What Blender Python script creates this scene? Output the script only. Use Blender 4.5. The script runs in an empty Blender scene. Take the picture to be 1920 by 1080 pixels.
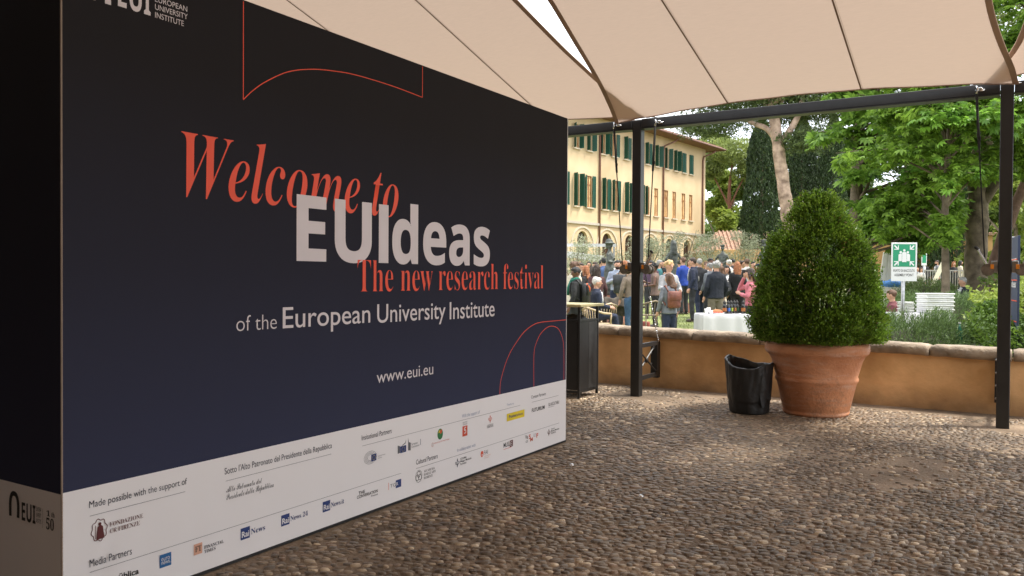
import bpy, math, random
import numpy as np
from mathutils import Vector, Matrix
random.seed(7); rng = np.random.default_rng(7)
R = math.radians; PI = math.pi
SC = bpy.context.scene; COL = SC.collection

# ------------------------------------------------------------------ camera
YAW, PITCH, ROLL, FPX = .5459, -.0140, .0062, 1529.9
fw = Vector((-math.sin(YAW)*math.cos(PITCH), math.cos(YAW)*math.cos(PITCH), math.sin(PITCH)))
rt = Vector((math.cos(YAW), math.sin(YAW), 0)); up = rt.cross(fw)
rt, up = rt*math.cos(ROLL)+up*math.sin(ROLL), up*math.cos(ROLL)-rt*math.sin(ROLL)
cd = bpy.data.cameras.new('camera'); cam = bpy.data.objects.new('camera', cd); COL.objects.link(cam)
M = Matrix((( rt.x, up.x, -fw.x, 0), (rt.y, up.y, -fw.y, 0), (rt.z, up.z, -fw.z, 1.27), (0, 0, 0, 1)))
cam.matrix_world = M
cd.sensor_width = 36; cd.lens = FPX/1920*36; cd.clip_end = 2000; cd.clip_start = .05
cd.dof.use_dof = True; cd.dof.focus_distance = 6.0; cd.dof.aperture_fstop = 8.0
SC.camera = cam
# ------------------------------------------------------------------ light
SUN_EL, SUN_AZ = 61, 62            # degrees; azimuth from +Y towards +X
w = bpy.data.worlds.new('World'); SC.world = w; w.use_nodes = True
nt = w.node_tree; bg = nt.nodes['Background']
sky = nt.nodes.new('ShaderNodeTexSky'); sky.sky_type = 'NISHITA'; sky.sun_disc = False
sky.sun_elevation = R(SUN_EL); sky.sun_rotation = R(SUN_AZ); sky.dust_density = 2.0
mx = nt.nodes.new('ShaderNodeMix'); mx.data_type = 'RGBA'; mx.inputs[0].default_value = .82
tc = nt.nodes.new('ShaderNodeTexCoord'); ns = nt.nodes.new('ShaderNodeTexNoise'); ns.inputs['Scale'].default_value = 2.2; ns.inputs['Detail'].default_value = 5
cr = nt.nodes.new('ShaderNodeValToRGB'); cr.color_ramp.elements[0].position = .3; cr.color_ramp.elements[1].position = .7
cr.color_ramp.elements[0].color = (7.6, 8.2, 9.2, 1); cr.color_ramp.elements[1].color = (10.4, 10.4, 10.2, 1)
nt.links.new(tc.outputs['Generated'], ns.inputs['Vector']); nt.links.new(ns.outputs['Fac'], cr.inputs[0])
nt.links.new(sky.outputs[0], mx.inputs[6]); nt.links.new(cr.outputs[0], mx.inputs[7]); nt.links.new(mx.outputs[2], bg.inputs[0])
bg.inputs[1].default_value = .118
sd = bpy.data.lights.new('sun', 'SUN'); sd.energy = 2.3; sd.angle = R(10); sd.color = (1, .93, .82)
so = bpy.data.objects.new('sun', sd); COL.objects.link(so)
dv = Vector((math.sin(R(SUN_AZ))*math.cos(R(SUN_EL)), math.cos(R(SUN_AZ))*math.cos(R(SUN_EL)), math.sin(R(SUN_EL))))
so.rotation_euler = dv.to_track_quat('Z', 'Y').to_euler(); so.location = dv*60
vs = SC.view_settings; vs.view_transform = 'Standard'; vs.look = 'None'; vs.gamma = 1; vs.use_curve_mapping = False
vs.exposure = 1.30
SC.cycles.max_bounces = 8; SC.cycles.diffuse_bounces = 5; SC.cycles.transparent_max_bounces = 6
SC.cycles.use_denoising = True

# ------------------------------------------------------------------ helpers
def lin(h):
    h = h.lstrip('#'); v = [int(h[i:i+2], 16)/255 for i in (0, 2, 4)]
    return tuple(((c+.055)/1.055)**2.4 if c > .04045 else c/12.92 for c in v)
def tag(o, label=None, cat=None, group=None, kind=None):
    if label: o['label'] = label
    if cat: o['category'] = cat
    if group: o['group'] = group
    if kind: o['kind'] = kind
    return o
def empty(name, loc=(0, 0, 0), rz=0, label=None, cat=None, group=None):
    o = bpy.data.objects.new(name, None); COL.objects.link(o); o.location = loc; o.rotation_euler = (0, 0, rz); o.empty_display_size = .1
    return tag(o, label, cat, group)
def link(name, me, mat=None, parent=None, smooth=False):
    if mat is not None:
        for m in (mat if isinstance(mat, (list, tuple)) else [mat]): me.materials.append(m)
    if smooth and len(me.polygons): me.polygons.foreach_set('use_smooth', np.ones(len(me.polygons), bool))
    o = bpy.data.objects.new(name, me); COL.objects.link(o)
    if parent is not None: o.parent = parent
    return o
def obj(name, V, F, mat=None, parent=None, smooth=False, mi=None):
    me = bpy.data.meshes.new(name); me.from_pydata([tuple(map(float, v)) for v in V], [], [tuple(map(int, f)) for f in F])
    if mi is not None: me.polygons.foreach_set('material_index', mi)
    me.update(); return link(name, me, mat, parent, smooth)
def fast(name, V, k, mat, parent=None, smooth=False, faces=None):
    """V (n,k,3) separate k-gons, or V (n,3) with faces (m,k)"""
    V = np.asarray(V, np.float32)
    if faces is None: n = len(V); faces = np.arange(n*k).reshape(n, k); V = V.reshape(-1, 3)
    faces = np.asarray(faces, np.int32); me = bpy.data.meshes.new(name)
    me.vertices.add(len(V)); me.vertices.foreach_set('co', V.ravel())
    me.loops.add(faces.size); me.loops.foreach_set('vertex_index', faces.ravel())
    me.polygons.add(len(faces)); me.polygons.foreach_set('loop_start', np.arange(len(faces), dtype=np.int32)*faces.shape[1])
    me.update(calc_edges=True); return link(name, me, mat, parent, smooth)
class MB:
    def __init__(s): s.V = []; s.F = []
    def add(s, V, F):
        b = len(s.V); s.V += [tuple(v) for v in V]; s.F += [tuple(b+i for i in f) for f in F]; return s
    def box(s, x0, x1, y0, y1, z0, z1):
        return s.add([(x, y, z) for z in (z0, z1) for y in (y0, y1) for x in (x0, x1)],
                     [(0, 2, 3, 1), (4, 5, 7, 6), (0, 1, 5, 4), (2, 6, 7, 3), (0, 4, 6, 2), (1, 3, 7, 5)])
    def bbox(s, x0, x1, y0, y1, z0, z1, b=.006):
        """box with bevelled edges"""
        V = []; 
        cs = [(x0, x1), (y0, y1), (z0, z1)]
        for ix in (0, 1):
            for iy in (0, 1):
                for iz in (0, 1):
                    c = [cs[0][ix], cs[1][iy], cs[2][iz]]; sg = [1-2*ix, 1-2*iy, 1-2*iz]
                    for a in range(3):
                        V.append(tuple(c[q]+(0 if q == a else sg[q]*b) for q in range(3)))
        i = lambda ix, iy, iz, a: ((ix*2+iy)*2+iz)*3+a
        F = []
        for a in range(3):
            o1, o2 = (a+1) % 3, (a+2) % 3
            for sgn in (0, 1):
                def idx(u, v, ax=a, s_=sgn):
                    t = [0, 0, 0]; t[ax] = s_; t[o1] = u; t[o2] = v; return i(*t, ax)
                q = [idx(0, 0), idx(1, 0), idx(1, 1), idx(0, 1)]
                F.append(q if sgn else q[::-1])
        for a in range(3):
            o1, o2 = (a+1) % 3, (a+2) % 3
            for u in (0, 1):
                for v in (0, 1):
                    def k(e, face):
                        t = [0, 0, 0]; t[a] = e; t[o1] = u; t[o2] = v; return i(*t, face)
                    q = [k(0, o1), k(1, o1), k(1, o2), k(0, o2)]
                    F.append(q if (u ^ v) else q[::-1])
        for ix in (0, 1):
            for iy in (0, 1):
                for iz in (0, 1):
                    q = [i(ix, iy, iz, 0), i(ix, iy, iz, 1), i(ix, iy, iz, 2)]
                    F.append(q if (ix+iy+iz) % 2 else q[::-1])
        return s.add(V, F)
    def tube(s, pts, rad, n=8, cap=True):
        pts = [Vector(p) for p in pts]; m = len(pts)
        if not hasattr(rad, '__len__'): rad = [rad]*m
        V = []; F = []; ref = None
        for i, p in enumerate(pts):
            d = (pts[min(i+1, m-1)]-pts[max(i-1, 0)]).normalized()
            if ref is None: ref = Vector((1, 0, 0)) if abs(d.x) < .8 else Vector((0, 1, 0))
            a = d.cross(ref).normalized(); ref = a.cross(d); b = ref.normalized()
            for k in range(n):
                t = 2*PI*k/n; V.append(p+(a*math.cos(t)+b*math.sin(t))*rad[i])
        for i in range(m-1):
            for k in range(n):
                F.append((i*n+k, i*n+(k+1) % n, (i+1)*n+(k+1) % n, (i+1)*n+k))
        if cap: F.append(tuple(range(n))[::-1]); F.append(tuple((m-1)*n+k for k in range(n)))
        return s.add(V, F)
    def lathe(s, prof, c=(0, 0, 0), n=32, f=None):
        V = []; F = []; m = len(prof)
        for (r, z) in prof:
            for k in range(n):
                t = 2*PI*k/n; V.append((c[0]+r*math.cos(t), c[1]+r*math.sin(t), c[2]+z))
        for i in range(m-1):
            for k in range(n): F.append((i*n+k, i*n+(k+1) % n, (i+1)*n+(k+1) % n, (i+1)*n+k))
        return s.add(V, F)
    def ell(s, c, r, nu=10, nv=7, rot=None):
        V = []; F = []
        for j in range(1, nv):
            ph = PI*j/nv
            for k in range(nu):
                t = 2*PI*k/nu; V.append(Vector((r[0]*math.sin(ph)*math.cos(t), r[1]*math.sin(ph)*math.sin(t), r[2]*math.cos(ph))))
        V += [Vector((0, 0, r[2])), Vector((0, 0, -r[2]))]
        if rot is not None: V = [rot @ v for v in V]
        V = [v+Vector(c) for v in V]
        for j in range(nv-2):
            for k in range(nu): F.append((j*nu+k, (j+1)*nu+k, (j+1)*nu+(k+1) % nu, j*nu+(k+1) % nu))
        T = len(V)-2
        for k in range(nu): F.append((T, k, (k+1) % nu)); F.append((T+1, (nv-2)*nu+(k+1) % nu, (nv-2)*nu+k))
        return s.add(V, F)
    def loft(s, rings, n=12):
        """rings: (center, rx, ry[, power]) horizontal rings along z, capped"""
        V = []; F = []; m = len(rings)
        for (c, a, b) in rings:
            for k in range(n):
                t = 2*PI*k/n; V.append((c[0]+a*math.cos(t), c[1]+b*math.sin(t), c[2]))
        for i in range(m-1):
            for k in range(n): F.append((i*n+k, i*n+(k+1) % n, (i+1)*n+(k+1) % n, (i+1)*n+k))
        F.append(tuple(range(n))[::-1]); F.append(tuple((m-1)*n+k for k in range(n)))
        return s.add(V, F)
    def build(s, name, mat=None, parent=None, smooth=False): return obj(name, s.V, s.F, mat, parent, smooth)
def wob(P, f=1.0, seed=0, oct=3):
    P = np.asarray(P, float); r = np.random.default_rng(seed+11); out = np.zeros(P.shape[:-1]); a = 1.0
    for o in range(oct):
        for k in range(3):
            d = r.normal(size=3); d /= np.linalg.norm(d); out += a*np.sin(P@d*f*(2**o)*r.uniform(.8, 1.25)*2.2+r.uniform(0, 6.3))
        a *= .5
    return out/3.0
def displace(o, amp, f, seed=0, world=False):
    me = o.data; n = len(me.vertices); co = np.empty(n*3, np.float32); me.vertices.foreach_get('co', co); co = co.reshape(-1, 3)
    no = np.empty(n*3, np.float32); me.vertex_normals.foreach_get('vector', no); no = no.reshape(-1, 3)
    co += no*(wob(co, f, seed)*amp)[:, None]; me.vertices.foreach_set('co', co.ravel().astype(np.float32)); me.update()
PEND = []
def remesh_later(o, vox, amp=0, f=12, seed=0):
    m = o.modifiers.new('r', 'REMESH'); m.mode = 'VOXEL'; m.voxel_size = vox; m.use_smooth_shade = True; PEND.append((o, amp, f, seed)); return o
def flush():
    dg = bpy.context.evaluated_depsgraph_get(); new = []
    for o, a, f, s in PEND: new.append(bpy.data.meshes.new_from_object(o.evaluated_get(dg)))
    for (o, a, f, s), me in zip(PEND, new):
        old = o.data; o.modifiers.clear(); nm = old.name; o.data = me; bpy.data.meshes.remove(old); me.name = nm
        me.polygons.foreach_set('use_smooth', np.ones(len(me.polygons), bool)); me.update()
        if a: displace(o, a, f, s)
    PEND.clear()

# ------------------------------------------------------------------ materials
MATS = {}
def mat(name, col, rough=.6, var=.15, vs_=6, bump=.0, bs=40, metal=0, spec=.5, trans=0, isl=0, col2=None, coat=0, sheen=0, obj_rand=0):
    if name in MATS: return MATS[name]
    if isinstance(col, str): col = lin(col)
    if isinstance(col2, str): col2 = lin(col2)
    m = bpy.data.materials.new(name); m.use_nodes = True; t = m.node_tree; L = t.links; N = t.nodes; p = N['Principled BSDF']
    p.inputs['Roughness'].default_value = rough; p.inputs['Metallic'].default_value = metal
    p.inputs['Specular IOR Level'].default_value = spec
    if coat: p.inputs['Coat Weight'].default_value = coat
    if sheen: p.inputs['Sheen Weight'].default_value = sheen
    tcn = N.new('ShaderNodeTexCoord'); nz = N.new('ShaderNodeTexNoise'); nz.inputs['Scale'].default_value = vs_; nz.inputs['Detail'].default_value = 6
    L.new(tcn.outputs['Object'], nz.inputs['Vector'])
    mp = N.new('ShaderNodeMapRange'); mp.inputs['From Min'].default_value = .3; mp.inputs['From Max'].default_value = .7
    L.new(nz.outputs['Fac'], mp.inputs['Value'])
    mxn = N.new('ShaderNodeMix'); mxn.data_type = 'RGBA'
    a = tuple(c*(1-var) for c in col); b = tuple(min(1, c*(1+var)) for c in (col2 or col))
    mxn.inputs[6].default_value = (*a, 1); mxn.inputs[7].default_value = (*b, 1)
    fac = mp.outputs[0]
    if isl or obj_rand:
        g = N.new('ShaderNodeNewGeometry') if isl else N.new('ShaderNodeObjectInfo'); ad = N.new('ShaderNodeMix'); ad.inputs[0].default_value = isl or obj_rand
        L.new(fac, ad.inputs[2]); L.new(g.outputs['Random Per Island' if isl else 'Random'], ad.inputs[3]); fac = ad.outputs[0]
    L.new(fac, mxn.inputs[0]); L.new(mxn.outputs[2], p.inputs['Base Color'])
    if bump:
        n2 = N.new('ShaderNodeTexNoise'); n2.inputs['Scale'].default_value = bs; n2.inputs['Detail'].default_value = 8; L.new(tcn.outputs['Object'], n2.inputs['Vector'])
        bp = N.new('ShaderNodeBump'); bp.inputs['Strength'].default_value = bump; bp.inputs['Distance'].default_value = .02
        L.new(n2.outputs['Fac'], bp.inputs['Height']); L.new(bp.outputs[0], p.inputs['Normal'])
    if trans:
        tr = N.new('ShaderNodeBsdfTranslucent'); L.new(mxn.outputs[2], tr.inputs[0]); ms = N.new('ShaderNodeMixShader'); ms.inputs[0].default_value = trans
        L.new(p.outputs[0], ms.inputs[1]); L.new(tr.outputs[0], ms.inputs[2]); L.new(ms.outputs[0], N['Material Output'].inputs[0])
    MATS[name] = m; return m
steel = mat('dark steel paint', (.022, .022, .022), .45, .2, 9, .05, 80)
metalm = mat('galvanised metal', (.35, .35, .35), .35, .25, 20, .1, 60, metal=.9)
chrome = mat('bright metal', (.7, .7, .7), .2, .1, 20, metal=1)
black = mat('black rubber', (.012, .012, .012), .6, .2)
white = mat('white plastic', (.78, .78, .77), .5, .04, 3)
# ------------------------------------------------------------------ terrain
def terr(y): return max(-.30, -.3+.035*(y-12)) if y < 22 else .05+.015*(min(y, 140)-22)
ys = [9.44, 10, 11, 12, 13, 14, 15, 16, 18, 20, 22, 25, 30, 40, 60, 90, 140, 400]; xs = [-500, -80, -40, -25, -15, -10, -5, 0, 5, 15, 40, 500]
V = [(x, y, terr(y)) for y in ys for x in xs]; n = len(xs)
F = [(j*n+i, j*n+i+1, (j+1)*n+i+1, (j+1)*n+i) for j in range(len(ys)-1) for i in range(n-1)]
lawnm = mat('lawn', (.135, .165, .050), .9, .35, .8, .5, 90, col2=(.22, .25, .085))
tag(obj('lawn', V, F, lawnm), kind='structure')
grassm = mat('grass blade', (.10, .145, .030), .6, .3, 2, trans=.35, isl=.7, col2=(.27, .32, .10))
N = 60000
gy = 14+rng.random(N)**1.3*22; gx = -gy*.607+(rng.random(N)-.5)*gy*.95+.0
gz = np.where(gy < 22, -.3+.035*(gy-12), .05+.015*(gy-22)); hh = .035+.05*rng.random(N)
an = rng.random(N)*PI; dx = np.cos(an)*.006; dy = np.sin(an)*.006; le = (rng.random((N, 2))-.5)*.05
B = np.stack([gx, gy, gz], 1)
T = np.stack([B+np.stack([-dx, -dy, 0*dx], 1), B+np.stack([dx, dy, 0*dx], 1), B+np.stack([le[:, 0], le[:, 1], hh], 1)], 1)
tag(fast('grass', T, 3, grassm), 'short green lawn grass among the standing guests', 'grass', kind='stuff')

# courtyard ground with pebbles set in mortar
mort = mat('pebble mortar', (.14, .102, .070), .9, .35, 1.3, .9, 45, col2=(.27, .21, .155))
V = []; F = []
gxs = np.linspace(-14, 9, 60); gys = np.linspace(-6, 9.02, 40)
G = np.array([(x, y, 0) for y in gys for x in gxs]); G[:, 2] = -.0035+.0025*wob(G, .8, 3)
n = len(gxs); F = [(j*n+i, j*n+i+1, (j+1)*n+i+1, (j+1)*n+i) for j in range(len(gys)-1) for i in range(n-1)]
ground = tag(obj('courtyard_ground', G, F, mort, smooth=True), kind='structure')
sp = .0365
ny = int(7.0/(sp*.9)); nx = int(7.6/sp)
J, I = np.meshgrid(np.arange(ny), np.arange(nx), indexing='ij')
PX = -4.9+(I+.5*(J % 2))*sp*1.06; PY = 1.9+J*sp*.9
PX = PX+(rng.random(PX.shape)-.5)*sp*1.15; PY = PY+(rng.random(PX.shape)-.5)*sp*1.15
drop = rng.random(PX.shape) < .24
PX = np.where(drop, 1e3+I*9+J*.1, PX)          # missing stones let neighbours grow
K = 8; th = np.arange(K)*2*PI/K; gdir = .45   # stones lie with their long side roughly across the view
ca, sa = math.cos(gdir), math.sin(gdir); asp = 1.55
Ux = (PX*ca+PY*sa)/asp; Uy = -PX*sa+PY*ca
Rr = np.full(PX.shape+(K,), .034)*(.36+.95*rng.random(PX.shape)**1.3)[..., None]
for dj in range(-3, 4):
    for di in range(-3, 4):
        if dj == 0 and di == 0: continue
        js = np.clip(J+dj, 0, ny-1); is_ = np.clip(I+di, 0, nx-1)
        ex = Ux[js, is_]-Ux; ey = Uy[js, is_]-Uy; d = np.hypot(ex, ey)+1e-9
        for k in range(K):
            c = (ex*math.cos(th[k])+ey*math.sin(th[k]))/d
            lim = np.where(c > .05, d/2/np.maximum(c, .05), 9)
            Rr[..., k] = np.minimum(Rr[..., k], lim)
Rr = Rr*.72+.14*(np.roll(Rr, 1, -1)+np.roll(Rr, -1, -1)); Rr = Rr*(.86+.10*rng.random(PX.shape))[..., None]
WX, WY = PX, PY
okm = (~drop) & (WX > -2.86+0*WX) | ((~drop) & (WY > 5.7))
okm &= (WY < 8.90) & (WY > 1.9) & (WX < 2.2)
okm &= ~((np.hypot(WX+3.4, (WY-8.17)*1.2) < .33) | (np.hypot(WX+.02, (WY-8.17)*1.2) < .30))
okm &= (WY < 8.66+.10*np.sin(WX*3.1)+.08*np.sin(WX*7.7))
okm &= ~((wob(np.stack([WX, WY, 0*WX], -1), .9, 77, 4) > .62) & (rng.random(WX.shape) < .75))
# visible cone only (plus a margin for a step to the side)
okm &= (WX > -.75*WY-1.3) & (WX < .45*WY-1.0)
sx, sy = PX[okm], PY[okm]; rr = Rr[okm]; ns_ = len(sx)
hz = -.001+.007*rng.random(ns_)**1.2; tilt = (rng.random((ns_, 2))-.5)*.2
ga = gdir+rng.normal(size=(ns_, 1))*.28; CA, SA = np.cos(ga), np.sin(ga)
def ring(sc, z):
    ux = rr*sc*np.cos(th)*asp; uy = rr*sc*np.sin(th)
    x = ux*CA-uy*SA; y = ux*SA+uy*CA
    return np.stack([sx[:, None]+x, sy[:, None]+y, z+x*tilt[:, :1]+y*tilt[:, 1:]], -1)
base = ring(1.0, np.full((ns_, 1), -.014)); mid = ring(.97, (hz*.45)[:, None]); top = ring(.84, (hz*.85)[:, None]); ctr = ring(0.0, hz[:, None])[:, :1]
SV = np.concatenate([base, top, ctr], 1)   # ns,2K+1,3
f4 = [(a*K+k, a*K+(k+1) % K, (a+1)*K+(k+1) % K, (a+1)*K+k) for a in (0,) for k in range(K)]
f3 = [(K+k, K+(k+1) % K, 2*K) for k in range(K)]
tris = np.array([t for q in f4 for t in ((q[0], q[1], q[2]), (q[0], q[2], q[3]))]+f3)
stonem = mat('pebble stone', (.085, .062, .046), .43, .15, 9, .35, 70, isl=.9, col2=(.46, .37, .28))
nn_ = stonem.node_tree.nodes  # colour ramp: most stones brown-grey, some pale
mixn = [q for q in nn_ if q.type == 'MIX' and q.data_type == 'RGBA'][0]
ramp = nn_.new('ShaderNodeValToRGB'); e = ramp.color_ramp.elements
e[0].position = 0; e[0].color = (.08, .058, .040, 1); e[1].position = 1; e[1].color = (.72, .60, .44, 1)
for p_, c_ in ((.22, (.13, .098, .068)), (.42, (.23, .178, .125)), (.53, (.125, .11, .095)), (.67, (.34, .27, .19)), (.78, (.23, .15, .10)), (.88, (.50, .41, .30))):
    q = e.new(p_); q.color = (*c_, 1)
fl = mixn.inputs[0].links[0].from_socket
stonem.node_tree.links.new(fl, ramp.inputs[0]); stonem.node_tree.links.new(ramp.outputs[0], nn_['Principled BSDF'].inputs['Base Color'])
def macro(m):
    t = m.node_tree; p = t.nodes['Principled BSDF']; L = t.links; src = p.inputs['Base Color'].links[0].from_socket
    g = t.nodes.new('ShaderNodeNewGeometry'); a = t.nodes.new('ShaderNodeTexNoise'); a.inputs['Scale'].default_value = 1.1; a.inputs['Detail'].default_value = 7; a.inputs['Roughness'].default_value = .65; L.new(g.outputs['Position'], a.inputs[0])
    r = t.nodes.new('ShaderNodeValToRGB'); r.color_ramp.elements[0].position = .36; r.color_ramp.elements[0].color = (.60, .55, .50, 1); r.color_ramp.elements[1].position = .66; r.color_ramp.elements[1].color = (1.38, 1.32, 1.24, 1); L.new(a.outputs['Fac'], r.inputs[0])
    x = t.nodes.new('ShaderNodeMix'); x.data_type = 'RGBA'; x.blend_type = 'MULTIPLY'; x.inputs[0].default_value = 1; x.clamp_result = False; L.new(src, x.inputs[6]); L.new(r.outputs[0], x.inputs[7])
    b = t.nodes.new('ShaderNodeTexNoise'); b.inputs['Scale'].default_value = 3.7; b.inputs['Detail'].default_value = 9; b.inputs['Roughness'].default_value = .75; L.new(g.outputs['Position'], b.inputs[0])
    q = t.nodes.new('ShaderNodeMapRange'); q.inputs['From Min'].default_value = .44; q.inputs['From Max'].default_value = .66; q.inputs['To Max'].default_value = .78; L.new(b.outputs['Fac'], q.inputs['Value'])
    y = t.nodes.new('ShaderNodeMix'); y.data_type = 'RGBA'; L.new(q.outputs[0], y.inputs[0]); L.new(x.outputs[2], y.inputs[6]); y.inputs[7].default_value = (.20, .15, .10, 1); L.new(y.outputs[2], p.inputs['Base Color'])
macro(stonem); macro(mort)
# one mesh of most pebbles, the 300 that show largest as parts
cdir = np.array([fw.x, fw.y]); dist = np.stack([sx, sy], 1)@cdir
score = rr.mean(1)/np.maximum(dist, 2)**1.5
ux_ = (sx*rt.x+sy*rt.y)/dist; vy_ = 1.27/dist
inview = (np.abs(ux_) < .61) & (vy_ < .36) & ((sx > -2.86) | (sy > 5.7))
order = np.argsort(-np.where(inview, score, 0)); big = set(order[:300].tolist())
rest = np.array([i for i in range(ns_) if i not in big])
allV = SV[rest].reshape(-1, 3); allF = (tris[None]+(np.arange(len(rest))*(2*K+1))[:, None, None]).reshape(-1, 3)
o = fast('pebbles', allV, 3, stonem, ground, True, faces=allF); o['kind'] = 'stuff'
stone1 = mat('pebble stone single', (.1, .1, .1), .43, .15, 9, .35, 70, obj_rand=.9)
m1 = stone1.node_tree; p1 = m1.nodes['Principled BSDF']; mixn = [q for q in m1.nodes if q.type == 'MIX' and q.data_type == 'RGBA'][0]
ramp2 = m1.nodes.new('ShaderNodeValToRGB'); e2 = ramp2.color_ramp.elements
e2[0].position = 0; e2[0].color = e[0].color[:]; e2[1].position = 1; e2[1].color = e[len(e)-1].color[:]
for q in list(e)[1:-1]:
    z = e2.new(q.position); z.color = q.color[:]
m1.links.new(mixn.inputs[0].links[0].from_socket, ramp2.inputs[0]); m1.links.new(ramp2.outputs[0], p1.inputs['Base Color'])
macro(stone1)
for i in order[:300]:
    c0 = SV[i].mean(0); o = fast('stone', SV[i]-c0, 3, stone1, ground, True, faces=tris); o.location = c0
for (x, y) in ((-2.47, 4.85), (-1.78, 4.37)):
    o = MB().lathe([(0, .006), (.011, .006), (.0125, .004), (.014, 0)], n=16).build('bottle_cap', chrome, None, True); o.location = (x, y, .016); o.rotation_euler = (.2, .3, 0)
    tag(o, 'shiny metal bottle cap lying on the pebbles nearer the ' + ('printed wall' if x < -2 else 'middle of the paving'), 'bottle cap', 'bottle caps dropped on the paving')

# ------------------------------------------------------------------ low wall with coping stones
plaster = mat('ochre plaster', (.55, .30, .12), .85, .20, 1.6, .7, 8, col2=(.74, .47, .235))
t = plaster.node_tree; p = t.nodes['Principled BSDF']; L = t.links
src = p.inputs['Base Color'].links[0].from_socket
g = t.nodes.new('ShaderNodeNewGeometry'); sx_ = t.nodes.new('ShaderNodeSeparateXYZ'); L.new(g.outputs['Position'], sx_.inputs[0])
mr = t.nodes.new('ShaderNodeMapRange'); mr.inputs['From Min'].default_value = .22; mr.inputs['From Max'].default_value = .0; L.new(sx_.outputs['Z'], mr.inputs['Value'])
nz = t.nodes.new('ShaderNodeTexNoise'); nz.inputs['Scale'].default_value = 7; nz.inputs['Detail'].default_value = 8; L.new(g.outputs['Position'], nz.inputs['Vector'])
mm = t.nodes.new('ShaderNodeMath'); mm.operation = 'MULTIPLY'; L.new(mr.outputs[0], mm.inputs[0]); L.new(nz.outputs['Fac'], mm.inputs[1])
mx2 = t.nodes.new('ShaderNodeMix'); mx2.data_type = 'RGBA'; L.new(mm.outputs[0], mx2.inputs[0]); L.new(src, mx2.inputs[6]); mx2.inputs[7].default_value = (.16, .11, .07, 1)
L.new(mx2.outputs[2], p.inputs['Base Color'])
wall = empty('garden_wall', (-2, 8.93, 0), label='low ochre plastered garden wall topped with worn stone slabs', cat='wall')
def wtop(x): return .565-.018*(x+3)
nxw = 160; gx = np.linspace(-9, 5, nxw); V = []
for x in gx:
    zt = wtop(x)+.01
    for z in np.linspace(-.03, 1, 14)*zt: V.append((x+2, 0, z))
V = np.array(V); V[:, 1] += .008*wob(V, 2.2, 5)
n = 14; F = [(i*n+j, (i+1)*n+j, (i+1)*n+j+1, i*n+j+1) for i in range(nxw-1) for j in range(n-1)]
obj('plaster_face', V, F, plaster, wall, True)
MB().add([(-7, .02, -.4), (7, .02, -.4), (7, .42, -.4), (-7, .42, -.4), (-7, .02, wtop(-9)), (7, .02, wtop(5)), (7, .42, wtop(5)), (-7, .42, wtop(-9))], [(0, 1, 5, 4), (1, 2, 6, 5), (2, 3, 7, 6), (3, 0, 4, 7), (4, 5, 6, 7)]).build('wall_core', plaster, wall)
cop = mat('worn coping stone', (.20, .155, .115), .85, .3, 5, .8, 22, col2=(.34, .27, .20))
edges = [-9, -7.9, -6.9, -5.95, -4.95, -3.92, -3.02, -2.27, -1.45, -.64, .05, 1.0, 1.9, 2.8, 3.9, 5]
prof = [(-.01, -.002), (-.055, .006), (-.070, .030), (-.072, .070), (-.058, .100), (-.02, .112), (.12, .113), (.30, .10), (.46, .088), (.475, .02), (.30, .0)]
for k in range(len(edges)-1):
    x0, x1 = edges[k]+.006, edges[k+1]-.006; ns2 = max(6, int((x1-x0)/.04)); V = []
    for i in range(ns2+1):
        u = i/ns2; x = x0+(x1-x0)*u; e_ = 1-.16*max(0, 1-min(u, 1-u)*ns2/1.5)**2
        for (y, z) in prof: V.append((x, .2+(y-.2)*(.9+.1*e_), z*e_+wtop(x)))
    V = np.array(V); V += np.stack([0*V[:, 0], .008*wob(V, 5, k)+.005*wob(V, 19, k+9), .004*wob(V, 6, k+50)+.003*wob(V, 23, k)], 1)
    m = len(prof); F = [(i*m+j, i*m+(j+1) % m, (i+1)*m+(j+1) % m, (i+1)*m+j) for i in range(ns2) for j in range(m)]
    F += [tuple(range(m))[::-1], tuple(ns2*m+j for j in range(m))]
    V[:, 0] += 2; F = [f[::-1] for f in F]
    obj('coping_stone', V, F, cop, wall, True)

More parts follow.
